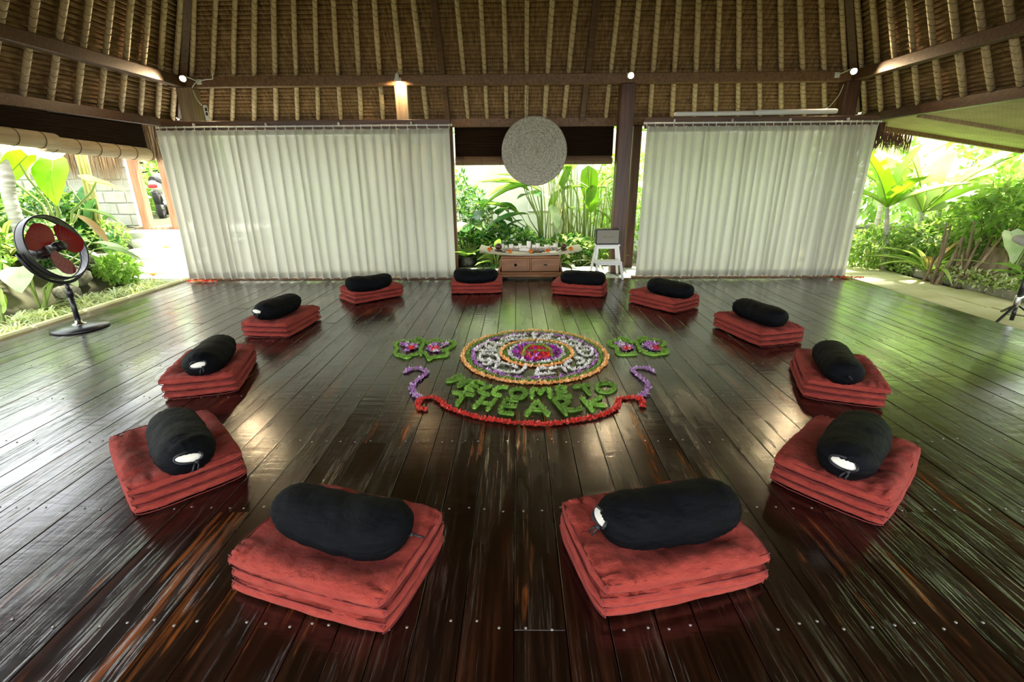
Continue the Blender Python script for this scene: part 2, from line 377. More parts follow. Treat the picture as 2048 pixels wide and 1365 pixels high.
# ------------------------------------------------------------------ floor of planks
FX0, FX1, FY0, FY1 = -5.02, 5.04, -1.3, 7.27
fl = struct('floor')
u = MB(); u.box(((FX0 + FX1) / 2, (FY0 + FY1) / 2, -.085), (FX1 - FX0 - .04, FY1 - FY0 - .04, .09)); u.build('subfloor', M['under'], fl)
joints = [-.6, .02, .63, 1.25, 1.87, 2.49, 3.1, 3.72, 4.34, 4.96, 5.57, 6.19]
x = FX0; k = 0; nails = MB()
while x < FX1 - .06:
    wd = min(U(.13, .19), FX1 - x)
    if FX1 - x - wd < .07: wd = FX1 - x
    cuts = [FY0] + sorted(random.sample(joints[1 + (k % 2):], 2 if k % 4 == 1 else 1)) + [FY1]
    if k % 5 == 2: cuts = [FY0, 1.87, FY1]
    for a, b in zip(cuts, cuts[1:]):
        m = MB(); dz = U(-.0009, .0009)
        m.box((0, 0, 0), (wd - .0032, b - a + .003, .04), .0022); m.build('plank', M['floor'], fl, (x + wd / 2, (a + b) / 2, -.02 + dz), (U(-.0003, .0003), U(-.007, .007), 0))
    for j in joints:
        for q in ((.25, .75) if wd > .14 else (.3, .72)):
            if U(0, 1) < .8: nails.lathe([(.0055, 0), (.0055, .0014), (0, .0018)], 6, (x + wd * q + U(-.008, .008), j + U(-.02, .02) + .02, .001))
    x += wd; k += 1
tag(nails.build('nail_heads', plain('grey_nail_heads', (.28, .26, .24), .4, .3), fl), kind='stuff')
for i, (a, b) in enumerate((((FX0 - .02, FY0, -.06), (FX0 - .02, FY1, -.06)), ((FX1 + .02, FY0, -.06), (FX1 + .02, FY1, -.06)))):
    m = MB(); m.beam(a, b, .04, .11, .006); m.build('edge_board', M['beam'], fl)

# sill ledges under the two curtains, stone strip in the gap
for i, (a, b) in enumerate(((-5.0, -.92), (1.76, 5.0))):
    m = MB(); m.beam((a, 7.31, .012), (b, 7.31, .012), .10, .03, .006); t = m.build('trim_%d' % (i + 1), M['beamx']); t['kind'] = 'structure'
pv = struct('stone_paving')
for r, (ya, yb) in enumerate(((7.29, 7.72), (7.74, 8.3))):
    x = -1.0
    while x < 1.95:
        wd = U(.42, .62) if r else U(.5, .75); wd = min(wd, 2.05 - x)
        if wd > .1:
            m = MB(); m.box((0, 0, 0), (wd - .015, yb - ya, .08), .01); m.build('paving_slab', M['slab'], pv, (x + wd / 2, (ya + yb) / 2, -.046 + U(-.004, .004)))
        x += wd

# ------------------------------------------------------------------ roof: beams, bamboo poles, thatch
RX, RY0, RY1, ZR, SL = 4.80, -.75, 7.72, 2.935, 1.1       # ring beam rectangle, pole height over it, slope
CY = (RY0 + RY1) / 2; HY = RY1 - CY; EO = .60
ce = struct('ceiling')
def cbeam(a, b, wd, ht, mt='beamx', nm='beam'):
    m = MB(); a = Vector(a); b = Vector(b); c = (a + b) / 2; m.beam(a - c, b - c, wd, ht, .008); return m.build(nm, M[mt], ce, c)
cbeam((-RX - .25, RY1, 2.795), (RX + .25, RY1, 2.795), .11, .135); cbeam((-RX - .25, RY0, 2.795), (RX + .25, RY0, 2.795), .11, .135)
cbeam((-RX, RY0 - .2, 2.795), (-RX, RY1 + .2, 2.795), .11, .135, 'beam'); cbeam((RX, RY0 - .2, 2.795), (RX, RY1 + .2, 2.795), .11, .135, 'beam')
LO = .52; zl = 2.285
for q in (-1, 1):
    cbeam((q * (RX + LO), RY0 - LO - .1, zl), (q * (RX + LO), RY1 + LO + .1, zl), .10, .13, 'beam')
cbeam((-RX - LO - .05, RY1 + LO, zl), (RX + LO + .05, RY1 + LO, zl), .10, .13); cbeam((-RX - LO - .05, RY0 - LO, zl), (RX + LO + .05, RY0 - LO, zl), .10, .13)
APX = RX - HY
def P_roof(t, x, face, off=0.0):
    """point on a slope: t metres inward from the ring (negative = outward), x along it, off = along the inward-facing normal"""
    z = ZR + SL * t; nz = -1 / math.hypot(1, SL); nh = -SL / math.hypot(1, SL)
    z += off * nz; t2 = t - off * nh
    if face == 'b': return Vector((x, RY1 - t2, z))
    if face == 'f': return Vector((x, RY0 + t2, z))
    if face == 'l': return Vector((-RX + t2, CY + x, z))
    return Vector((RX - t2, CY + x, z))
for face in 'bflr':
    half = RX if face in 'bf' else HY; apex = APX if face in 'bf' else 0.0
    m = MB(); rows = []
    tt = -EO; r = 0
    pitch = .040 if face != 'f' else .09
    prof = ((0.0, -.066), (.16, -.034), (.5, -.024), (.82, -.034)) if face != 'f' else ((0, -.05), (.5, -.02))
    while tt < HY:
        jit = U(-.004, .004)
        for f, off in prof:
            t = tt + f * pitch; hw = max(half - t, .01) if t > 0 else half - t
            hw = min(hw, half + .58)
            nx = 44
            rows.append([P_roof(min(t, HY), -hw + 2 * hw * i / nx, face, off + jit + .006 * noise.noise((i * .9, r * .7, 3 if face == 'b' else 9))) for i in range(nx + 1)])
        tt += pitch * U(.9, 1.1); r += 1
    m.grid(rows, 0, False)
    m.build('thatch', M['thatch'], ce)
    # outer skin so that no sky shows through from above
    sk = MB(); e = EO + .02
    hw = half + e
    sk.add([P_roof(-e, -hw, face, -.14), P_roof(-e, hw, face, -.14), P_roof(HY, max(apex, .01), face, -.14), P_roof(HY, -max(apex, .01), face, -.14)], [(0, 1, 2, 3)])
    sk.build('outer_thatch', M['straw'], ce)
    n = int(2 * half / (.305 if face != 'f' else .6))
    for i in range(n + 1):
        x0 = -half + .16 + (2 * half - .32) * i / n
        thick = face == 'b' and min(abs(x0 - 1.02), abs(x0 + 1.05)) < .13
        if thick: x0 = 1.02 if x0 > 0 else -1.05
        flat = .95 if face in 'bf' else .3
        kk = max(0, (abs(x0) - flat) / (half - flat)) * (1 if x0 > 0 else -1) + U(-.02, .02)
        t1 = 3.5; ta = -EO + .02
        a, b = P_roof(ta, x0 - kk * ta, face, .028), P_roof(t1, x0 - kk * t1, face, .028)
        mid = P_roof(0, x0, face, .028); m = MB()
        if thick:
            d = (b - a).normalized(); sd = Vector((1, 0, 0)); m.beam(a - mid, b - mid, .085, .12, .008, 0, d.cross(sd) * -1)
            m.build('timber_rafter', M['beam'], ce, mid)
        else:
            rr = U(.030, .037); k = 14; pts = []
            for q in range(k + 1):
                f = q / k; p = a.lerp(b, f) - mid; p += Vector((.006 * noise.noise((i, q * .8, 1)), .006 * noise.noise((i, q * .8, 5)), 0)); pts.append(p)
            m.tube(pts, [rr * (1.04 if q % 2 else .98) for q in range(k + 1)], 10)
            # cord wound round the pole, visible as dark rings
            if face != 'f':
                d = (b - a).normalized(); q = .02
                while q < 2.0:
                    c = a + d * q - mid; e1 = d.orthogonal().normalized(); e2 = d.cross(e1)
                    rg = [c + (e1 * math.cos(v) + e2 * math.sin(v)) * rr * 1.03 + d * .02 * math.sin(v) for v in np.linspace(0, 2 * PI, 9)[:-1]]
                    m.tube(rg, .0035, 4, 1, False, True); q += U(.075, .10)
            m.build('bamboo_pole', [M['pole'], M['bind']], ce, mid)
for sx in (-1, 1):
    for fy, yy in ((1, RY1), (-1, RY0)):
        a = Vector((sx * (RX + .45), yy + fy * .45, ZR - SL * .45 - .02)); b = Vector((sx * APX, CY, ZR + SL * HY - .05))
        cbeam(a, b, .10, .15, 'beam', 'hip_beam')
cbeam((-APX, CY, ZR + SL * HY - .08), (APX, CY, ZR + SL * HY - .08), .1, .16, 'beam', 'ridge_beam')

# posts
def post(x, y, wd, z0, z1, mt, base=True):
    m = MB(); m.box((0, 0, (z0 + z1) / 2), (wd, wd, z1 - z0), .012)
    o = m.build('post', M[mt], None, (x, y, 0)); o['kind'] = 'structure'
    if base:
        f = MB(); f.box((0, 0, -.03), (wd + .12, wd + .12, .2), .02); f.build('footing', M['slab'], o)
    return o
post(-4.77, 7.73, .22, .0, 2.73, 'paletimber', False); post(4.78, 7.73, .20, .0, 2.73, 'beamz', False)
post(-1.65, 7.74, .19, .0, 2.73, 'paletimber', False); post(1.60, 7.73, .21, .0, 2.73, 'beamz', False)
post(1.90, 8.24, .14, -.05, 2.22, 'beamz', False); post(-1.07, 8.24, .13, -.05, 2.22, 'beamz', False)
for sx in (-1, 1):
    post(sx * 5.32, 8.24, .12, -.1, 2.22, 'beamz', False); post(sx * 5.32, -1.2, .14, -.1, 2.22, 'beamz', False)
    post(sx * 4.8, .2, .19, 0, 2.73, 'beamz', False); post(sx * 4.8, -.75, .19, 0, 2.73, 'beamz', False)

# dark boards carrying the curtain rods
for i, (a, b) in enumerate(((-4.98, -.92), (1.78, 5.0))):
    m = MB(); m.beam((a, 7.30, 2.172), (b, 7.30, 2.172), .03, .145, .005); t = m.build('trim_%d' % (i + 3), M['beam']); t['kind'] = 'structure'
    for q in (.08, .5, .92):
        m = MB(); x = a + (b - a) * q; m.beam((x, 7.32, 2.215), (x, 8.2, 2.235), .045, .045, .004); m.build('rail_arm', M['beam'], t)

# awning with a woven mat ceiling on the right side, fascia and battens
aw = struct('ceiling_2', (5.38, 0, 2.235))
def aw_p(d, y, dz=0): return Vector((d, y, -.155 * d + dz))
m = MB(); m.add([aw_p(0, 1.2), aw_p(2.6, 1.2), aw_p(2.6, 8.26), aw_p(0, 8.26), aw_p(0, 1.2, .03), aw_p(2.6, 1.2, .03), aw_p(2.6, 8.26, .03), aw_p(0, 8.26, .03)],
                [(0, 3, 2, 1), (4, 5, 6, 7), (0, 1, 5, 4), (1, 2, 6, 5), (2, 3, 7, 6), (3, 0, 4, 7)])
m.build('woven_mat', M['matweave'], aw)
for y in (8.22, 7.1, 5.6, 4.45, 3.3, 2.1):
    m = MB(); m.beam(aw_p(0, 0, -.02), aw_p(2.62, 0, -.02), .055 if y < 8.2 else .07, .045 if y < 8.2 else .08, .004); m.build('batten', M['paletimber'] if y < 8.2 else M['beamx'], aw, (0, y, 0))
m = MB(); m.beam(aw_p(2.62, 1.2, .0), aw_p(2.62, 8.28, .0), .04, .09, .005); m.build('fascia', M['beamx'], aw)
m = MB(); m.beam((.045, 1.2, .108), (.045, 8.15, .108), .04, .025, .003); m.build('top_batten', M['paletimber'], aw)
post(7.6, 1.5, .1, -.1, 1.78, 'beamz', False); post(7.62, 4.4, .1, .0, 1.78, 'beamz', False) if False else None

# palm fibre fringes at the eave corners
def fringe(name, label, a, b, ln, n, mt, spread=.05):
    m = MB(); a = Vector(a); b = Vector(b); d = b - a
    for i in range(n):
        f = U(0, 1); p = a + d * f + Vector((U(-spread, spread), U(-spread, spread), U(-.02, .03)))
        l = ln * U(.55, 1.1); q = p + Vector((U(-.05, .05), U(-.05, .05), -l)); wv = Vector((U(-1, 1), U(-1, 1), 0)).normalized() * U(.003, .007)
        md = p.lerp(q, .5) + Vector((U(-.015, .015), U(-.015, .015), 0))
        m.add([p - wv, p + wv, md + wv, md - wv, q], [(0, 1, 2, 3), (3, 2, 4)])
    o = m.build(name, M[mt]); return tag(o, label, 'fringe', kind='stuff')
fringe('palm_fibre_fringe', 'dark brown palm fibre tuft hanging beside the right curtain', (5.24, 7.95, 2.22), (5.50, 7.95, 2.2), .42, 520, 'ijuk')
fringe('palm_fibre_fringe', 'thin brown palm fibre fringe hanging under the woven mat awning', (5.50, 8.3, 2.17), (6.25, 8.3, 2.06), .34, 330, 'ijuk', .03)
fringe('palm_fibre_fringe', 'tawny palm fibre hanging between left curtain and rolled bamboo blind', (-5.58, 7.62, 2.25), (-5.30, 7.80, 2.25), .55, 1100, 'straw', .04)

# ------------------------------------------------------------------ curtains
def curtain(label, x0, x1, y, npl, seed):
    rng = random.Random(seed); t = thing('curtain', label, 'curtain', ((x0 + x1) / 2, y, 0), 0, None)
    # pleat centre lines with uneven widths
    ws = [rng.uniform(.7, 1.35) for _ in range(npl)]; tot = sum(ws); xs_ = [x0]
    for q in ws: xs_.append(xs_[-1] + (x1 - x0) * q / tot)
    cx = (x0 + x1) / 2
    def col(zf):
        out = []
        for i in range(npl):
            a, b = xs_[i], xs_[i + 1]; wd = b - a; amp = .050 + .03 * rng2[i] + .02 * (1 - zf)
            for f in (0, .04, .10, .20, .27, .34, .67):
                # narrow fold standing proud, then a broad face set back
                yy = {0: 0, .04: -.85, .10: -1.0, .20: -.95, .27: -.5, .34: .15, .67: .28}[f] * amp
                xx = a + wd * f + .014 * math.sin(zf * 3 + i * 1.7) * (1 - zf) - cx
                out.append((xx, yy + .006 * math.sin(i * 2.1 + zf * 5)))
        out.append((xs_[-1] - cx, 0)); return out
    rng2 = [rng.random() for _ in range(npl)]
    hem = [rng.uniform(-.012, .012) for _ in range(npl * 7 + 1)]
    def sheet(z0, z1, nz, dy, nm):
        m = MB(); G = []
        for k in range(nz + 1):
            z = z0 + (z1 - z0) * k / nz; row = col(z / 2.12)
            G.append([(p[0], p[1] + dy, z + (hem[j // 7 * 7 + (j % 7 > 3) * 0] if k == 0 and z0 < .1 else 0)) for j, p in enumerate(row)])
        m.grid(G, 0, True); return m.build(nm, M['curtain'], t)
    sheet(.035, 2.115, 10, 0, 'panel'); sheet(2.055, 2.122, 1, -.004, 'heading_band'); sheet(.034, .125, 1, -.004, 'hem')
    m = MB(); m.tube([(x0 - cx - .03, 0, 2.165), (x1 - cx + .03, 0, 2.165)], .011, 8); 
    for q in (x0 - cx - .03, x1 - cx + .03): m.lathe([(0, -.018), (.015, -.01), (.017, 0), (.015, .01), (0, .018)], 10, (q, 0, 2.165))
    m.build('rod', M['rod'], t)
    h = MB()
    for i in range(npl + 1):
        h.box((xs_[i] - cx, 0, 2.138), (.008, .006, .05)); h.lathe([(.012, -.01), (.015, 0), (.012, .01)], 8, (xs_[i] - cx, 0, 2.165), 0, (0, PI / 2, 0))
    tag(h.build('hooks', M['rod'], t), kind='stuff')
    for q in (.12, .37, .62, .87):
        b = MB(); b.box((x0 - cx + (x1 - x0) * q, .02, 2.19), (.014, .05, .045), .003); b.build('bracket', M['rod'], t)
    return t
curtain('long white pleated curtain on the left, behind the fan', -4.98, -.93, 7.24, 31, 3)
curtain('white pleated curtain on the right, beside the dark post', 1.80, 4.97, 7.24, 29, 5)

# ------------------------------------------------------------------ blinds
def roll(m, a, b, r, n=26, step=.30):
    a, b = Vector(a), Vector(b); d = (b - a).normalized(); e1 = d.cross(Vector((0, 0, 1))).normalized(); e2 = d.cross(e1); L = (b - a).length
    V = []
    for p in (a, b):
        for j in range(n * 2):
            an = PI * j / n; rr = r * (1.0 if j % 2 else .955); V.append(p + (e1 * math.cos(an) + e2 * math.sin(an)) * rr)
    k = n * 2
    m.add(V, [(j, (j + 1) % k, k + (j + 1) % k, k + j) for j in range(k)] + [tuple(range(k))[::-1], tuple(range(k, 2 * k))])
    return [(a + d * q) for q in np.arange(.12, L, step)], e1, e2, d
def blind(label, a, b, ztop, zroll0, zroll1, r, mroll, msheet, bind='bind'):
    t = thing('bamboo_blind', label, 'blind', ((a[0] + b[0]) / 2, (a[1] + b[1]) / 2, ztop)); o = t.location.copy()
    A = Vector((a[0], a[1], zroll0)) - o; B = Vector((b[0], b[1], zroll1)) - o
    m = MB(); rings, e1, e2, d = roll(m, A, B, r); m.build('roll', M[mroll], t)
    for c in rings:
        q = MB(); q.tube([c + (e1 * math.cos(v) + e2 * math.sin(v)) * r * 1.01 for v in np.linspace(0, 2 * PI, 17)[:-1]], .005, 5, 0, False, True); q.build('cord_binding', M[bind], t)
    # hanging sheet of thin slats above the roll
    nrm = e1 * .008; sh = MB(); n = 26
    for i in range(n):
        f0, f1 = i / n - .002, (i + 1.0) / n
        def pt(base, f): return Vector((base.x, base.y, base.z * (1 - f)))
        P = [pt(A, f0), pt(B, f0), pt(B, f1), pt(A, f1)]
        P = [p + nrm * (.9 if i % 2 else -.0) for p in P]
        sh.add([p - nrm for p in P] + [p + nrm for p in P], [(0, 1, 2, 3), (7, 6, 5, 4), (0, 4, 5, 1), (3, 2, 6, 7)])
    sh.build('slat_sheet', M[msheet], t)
    c = MB(); c.tube([B + Vector((0, 0, r)) + d * -.02, Vector((B.x, B.y, 0)) + d * -.35], .004, 5); c.build('pull_cord', M['bind'], t)
    return t
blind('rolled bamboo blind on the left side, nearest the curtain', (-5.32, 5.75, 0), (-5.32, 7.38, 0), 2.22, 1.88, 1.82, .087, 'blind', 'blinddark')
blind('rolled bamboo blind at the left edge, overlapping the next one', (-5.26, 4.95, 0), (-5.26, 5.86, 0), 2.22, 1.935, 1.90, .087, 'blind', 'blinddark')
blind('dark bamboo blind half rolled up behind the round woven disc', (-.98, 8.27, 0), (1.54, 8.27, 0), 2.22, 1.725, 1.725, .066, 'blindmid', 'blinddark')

# ------------------------------------------------------------------ garden architecture
def steps():
    t = struct('stairs'); X1 = -4.75
    for xl, y0, y1, z0, z1 in ((-6.2, 7.36, 7.66, -.2, .03), (-6.34, 7.64, 7.96, -.2, .21), (-6.46, 7.94, 8.26, -.2, .375), (-6.6, 8.24, 8.56, -.2, .50), (-6.95, 8.54, 10.6, -.2, .61)):
        m = MB(); m.box(((xl + X1) / 2, (y0 + y1) / 2, (z0 + z1) / 2), (X1 - xl, y1 - y0, z1 - z0), .02); m.build('step', M['plaster'], t)
steps()
# stone block wall and gate at the head of the steps
wl = struct('wall_left', (-8.6, 9.12, 0))
for r in range(9):
    z = .35 + r * .205
    x = -1.72 + (.2 if r % 2 else 0)
    while x < 1.50:
        wd = min(.40, 1.62 - x); m = MB(); m.box((0, 0, 0), (wd - .014, .17, .19), .012); m.build('block', M['block'], wl, (x + wd / 2, U(-.008, .008), z), (0, 0, U(-.01, .01))); x += .40
m = MB(); m.box((-.05, .0, 1.15), (3.3, .12, 1.85)); m.build('mortar', M['wallplaster'], wl)
gt = thing('gate_frame', 'reddish timber gate frame at the top of the white steps', 'gate', (-6.6, 8.95, .6))
m = MB(); m.box((-.15, 0, .62), (.13, .16, 1.3), .012); m.build('gate_post', M['gatewood'], gt)
m = MB(); m.box((.42, 0, .62), (.20, .16, 1.3), .012); m.build('gate_post', M['gatewood'], gt)
m = MB(); m.box((.05, 0, .025), (.85, .14, .07), .01); m.build('threshold', M['paletimber'], gt)
m = MB(); m.box((.05, 0, 1.31), (1.2, .16, .10), .01); m.build('lintel', M['gatewood'], gt)
fringe('thatch_fringe', 'dry tan thatch strands hanging above the block wall', (-8.6, 8.85, 2.15), (-7.0, 8.85, 2.1), .75, 700, 'straw', .10)

def wheel(m, c, r, wd):
    m.tube([Vector(c) + Vector((0, math.cos(a) * r, math.sin(a) * r)) for a in np.linspace(0, 2 * PI, 25)[:-1]], wd, 8, 0, False, True)
def motorbike():
    t = thing('motorbike', 'white motorbike parked beyond the gate posts, seen from behind', 'motorbike', (-7.86, 10.9, .60), math.radians(28))
    for nm, y in (('rear_wheel', 0), ('front_wheel', 1.22)):
        m = MB(); wheel(m, (0, y, .29), .25, .055); m.tube([(-.06, y, .29), (.06, y, .29)], .05, 10, 1)
        for k in range(6): a = k * PI / 3; m.tube([(0, y, .29), (0, y + .24 * math.cos(a), .29 + .24 * math.sin(a))], .01, 5, 1)
        m.build(nm, [M['tyre'], M['chrome']], t)
    m = MB(); m.grid([[(sx * wd, y, z) for sx in (-1, -.7, 0, .7, 1) for _ in (0,)] for y, z, wd in ((-.28, .80, .05), (0, .78, .12), (.25, .70, .15), (.5, .62, .14), (.8, .72, .10))]); 
    for y0, z0, y1, z1, r in ((-.30, .78, .35, .62, .11), (.3, .5, .75, .45, .15), (.75, .5, 1.0, .95, .13)): m.tube([(0, y0, z0), (0, (y0 + y1) / 2, (z0 + z1) / 2 + .03), (0, y1, z1)], [r * .7, r, r * .8], 10)
    m.build('body_fairing', M['bikewhite'], t)
    m = MB(); m.tube([(0, -.25, .86), (0, .1, .84), (0, .45, .78)], [.07, .12, .09], 10); m.build('seat', M['tyre'], t)
    m = MB(); m.box((0, -.36, .74), (.16, .06, .08), .02); m.build('tail_light', M['lampred'], t)
    m = MB(); m.tube([(-.32, .9, 1.02), (-.1, .98, 1.06), (.1, .98, 1.06), (.32, .9, 1.02)], .018, 8); m.tube([(0, .98, 1.05), (0, 1.22, .29)], .03, 8)
    for q in (-1, 1): m.tube([(q * .25, .93, 1.05), (q * .3, .95, 1.2)], .008, 5); m.lathe([(0, -.01), (.05, 0), (0, .01)], 10, (q * .3, .95, 1.22), 0, (PI / 2, 0, 0))
    m.build('handlebar', M['blackmetal'], t)
    m = MB(); m.tube([(0, -.34, .62), (0, -.3, .5), (0, -.24, .38)], .06, 8); m.build('mudguard', M['tyre'], t)
    m = MB(); m.tube([(.14, .4, .27), (.15, -.1, .34), (.15, -.28, .40)], [.03, .05, .045], 10); m.build('exhaust', M['chrome'], t)
motorbike()

# white garden wall behind the gap, with stepped grooves
wb = struct('wall_back', (.3, 10.6, 0))
m = MB(); m.box((-.3, .1, 1.05), (12.0, .2, 2.5), .01); m.build('plaster_face', M['wallplaster'], wb)
m = MB()
for pts in (((.3, 1.0), (.3, .78), (.75, .78), (.75, .52), (1.15, .52)), ((1.0, .45), (1.12, .28)), ((-1.3, 1.75), (-.9, 1.75))):
    for a, b in zip(pts, pts[1:]): m.beam((a[0] - .35, -.012, a[1]), (b[0] - .35, -.012, b[1]), .03, .03, .004, 0, (0, 1, 0))
m.build('raised_band', M['block'], wb)

# mossy path and kerb on the right, kerb on the left
pa = struct('path')
y = 1.0
while y < 11:
    x = 5.12
    ln = U(.7, 1.1)
    for wd in (U(.6, .8), U(.5, .7)):
        m = MB(); m.box((0, 0, 0), (wd - .012, ln - .012, .08), .012); m.build('paving_slab', M['moss'], pa, (x + wd / 2, y + ln / 2, -.135 + U(-.006, .006)), (U(-.006, .006), U(-.006, .006), U(-.01, .01))); x += wd
    y += ln
def rock_mesh(seed):
    m = MB(); n = 9; rows = []
    for i in range(7):
        th = PI * i / 6; rows.append([(lambda d: d * (1 + .28 * noise.noise(d * 1.7 + Vector((seed * 3.1, 0, 0)))))(Vector((math.sin(th) * math.cos(2 * PI * j / n), math.sin(th) * math.sin(2 * PI * j / n), math.cos(th) * .75))) for j in range(n + 1)])
    m.grid(rows, 0, True, True); return m.mesh('rock', M['rock'])
ROCKS = [rock_mesh(i) for i in range(4)]
def rock(x, y, s, label, group, z=None, flat=1.0):
    o = ob('rock', ROCKS[int(U(0, 3.99))], None, (x, y, gz(x, y) + s * .25 if z is None else z), (U(-.3, .3), U(-.3, .3), U(0, 6)), (s * U(.9, 1.4), s * U(.8, 1.1), s * U(.7, .9) * flat))
    return tag(o, label, 'rock', group)
kb = struct('kerb', (-5.12, 0, -.03))
y = 1.5
while y < 7.3:
    ln = min(U(.45, .7), 7.34 - y); m = MB(); m.box((0, 0, 0), (.10, ln - .01, .13), .02); m.build('kerb_stone', M['moss'], kb, (U(-.006, .006), y + ln / 2, 0)); y += ln
kb = struct('kerb_2', (6.55, 0, -.05))
y = 3.6
while y < 11:
    ln = U(.35, .6); m = MB(); m.box((0, 0, 0), (.16, ln - .02, .14), .03); m.build('kerb_stone', M['rock'], kb, (U(-.03, .03), y + ln / 2, 0), (0, 0, U(-.05, .05))); y += ln
for x, y, s in ((-6.2, 6.5, .26), (-6.5, 7.1, .30), (-6.4, 5.5, .26), (-6.9, 6.3, .28), (-7.0, 7.4, .30), (-6.75, 7.75, .2), (-6.0, 6.2, .16)):
    rk_ = {.26: 'mossy boulder on the bank behind the lower fan ring', .30: 'large mossy boulder below the elephant ear stalks', .28: 'mossy boulder at the foot of the palm trunk', .2: 'mossy boulder beside the dark stone seat', .16: 'small mossy stone just behind the fan pole'}[s]
    if y == 5.5: rk_ = 'mossy boulder behind the pale taro at the left edge'
    if y == 7.4: rk_ = 'mossy boulder under the dark glossy drooping plant'
    rock(x, y, s, rk_, 'boulders in the left bank')
lg = thing('stone_stool', 'dark stone seat with two pale discs, left of the bottom step', 'stool', (-6.55, 7.55, .05))
m = MB(); m.box((0, 0, .30), (.42, .3, .06), .02); m.build('slab', M['rock'], lg)
m = MB(); m.box((0, .02, .10), (.36, .2, .34), .03); m.build('block_base', M['soil'], lg)
m = MB(); m.lathe([(0, -.004), (.05, -.004), (.05, .006), (0, .006)], 14, (-.10, -.09, .2), 0, (PI / 2, 0, 0)); m.lathe([(0, -.004), (.05, -.004), (.05, .006), (0, .006)], 14, (.10, -.09, .2), 0, (PI / 2, 0, 0)); m.build('pale_disc', M['plaster'], lg)

# ------------------------------------------------------------------ leaves and plants
def leaf_mesh(name, mt, L, W, prof, droop=.2, fold=.12, n=9, wav=.0, back=0.0, split=False):
    m = MB(); rows = []
    for i in range(n + 1):
        s = i / n; y = L * (s - back); wd = W * prof(s); z = -droop * L * max(0, s - back) ** 2
        row = []
        for q in (-1, -.55, 0, .55, 1):
            row.append((q * wd + (0 if abs(q) < 1 else .0), y - abs(q) * wd * (.25 if back else -.15), z + abs(q) * wd * fold + wav * W * math.sin(s * 17 + q * 2) * abs(q)))
        rows.append(row)
    m.grid(rows)
    if split:   # torn banana blade: drop some cells at the margin
        keep = [(f, k, s_) for f, k, s_ in zip(m.f, m.m, m.sm) if not ((f[0] % 5 in (0, 3)) and random.random() < .22)]
        m.f, m.m, m.sm = [k[0] for k in keep], [k[1] for k in keep], [k[2] for k in keep]
    # raised midrib
    m.tube([(0, L * (i / n - back), -droop * L * max(0, i / n - back) ** 2 - .004) for i in range(0, n + 1, 2)], [.010 * L * (1 - .8 * i / n) + .002 for i in range(0, n + 1, 2)], 4, 1, False)
    return m.mesh(name, [M[mt], M['stem']])
heart = lambda s: (math.sin(PI * min(1, .12 + s * .88)) ** .7) * (1.15 - .55 * s) if s < 1 else 0.0
lance = lambda s: math.sin(PI * s ** .75) ** .9
broad = lambda s: (math.sin(PI * min(1, .05 + .95 * s) ** .8)) ** .6 if 0 < s < 1 else .02
bana = lambda s: min(1, s * 7 + .15) * (1 if s < .6 else max(0, 1 - ((s - .6) / .4) ** 2)) 
LM = {}
for c in ('g_yel', 'g_lime', 'g_mid', 'g_dark', 'g_pale', 'g_dry', 'g_var'):
    LM['heart', c] = leaf_mesh('leaf', c, 1, .46, heart, .35, .10, 10, .03, .22)
    LM['lance', c] = leaf_mesh('leaf', c, 1, .17, lance, .45, .25, 9, .03)
    LM['broad', c] = leaf_mesh('leaf', c, 1, .27, broad, .30, .18, 8, .03)
    LM['bana', c] = leaf_mesh('leaf', c, 1, .19, bana, .35, .30, 16, .05, 0, True)
    LM['strap', c] = leaf_mesh('leaf', c, 1, .045, lance, .75, .3, 8, 0)
CNT = {}
def orient(yaw, pitch, rollv=0): return (Matrix.Rotation(yaw, 3, 'Z') @ Matrix.Rotation(pitch, 3, 'X') @ Matrix.Rotation(rollv, 3, 'Y')).to_euler()
def plant(name, label, base, leaves, stem_mt='stem', cat='plant', sr=.012, group=None):
    """leaves: (kind, colour, tip point of its stalk (world), yaw deg, pitch deg, size[, roll])"""
    t = thing(name, label, cat, base, 0, group); B = Vector(base)
    for lf in leaves:
        kind, c, p, yaw, pit, sz = lf[:6]; rl = lf[6] if len(lf) > 6 else 0
        p = Vector(p) - B
        if sr:
            m = MB(); md = p * .5 + Vector((-p.x * .18, -p.y * .18, p.z * .12)); off = Vector((U(-.03, .03), U(-.03, .03), 0))
            m.tube([off, md * .5 + off * .5, md, p * .8 + md * .2 * .5, p], [sr * 1.5, sr * 1.3, sr * 1.1, sr * .9, sr * .7], 6); m.build('stem', M[stem_mt], t)
        ob('leaf', LM[kind, c], t, p, orient(math.radians(yaw), math.radians(pit), math.radians(rl)), sz)
    return t
def rosette(name, label, base, kind, cols, n, size, h, cat='plant', pit=(10, 65), group=None, stem='stem', sr=.008, spread=.12):
    L = []
    for i in range(n):
        a = 360 * i / n * 1.0 + U(-25, 25); hh = h * U(.35, 1.0); ar = math.radians(a); rr = spread * U(.3, 1)
        L.append((kind, random.choice(cols), (base[0] - math.sin(ar) * rr, base[1] + math.cos(ar) * rr, base[2] + hh), a, U(*pit), size * U(.7, 1.15), U(-20, 20)))
    return plant(name, label, base, L, stem, cat, sr, group)
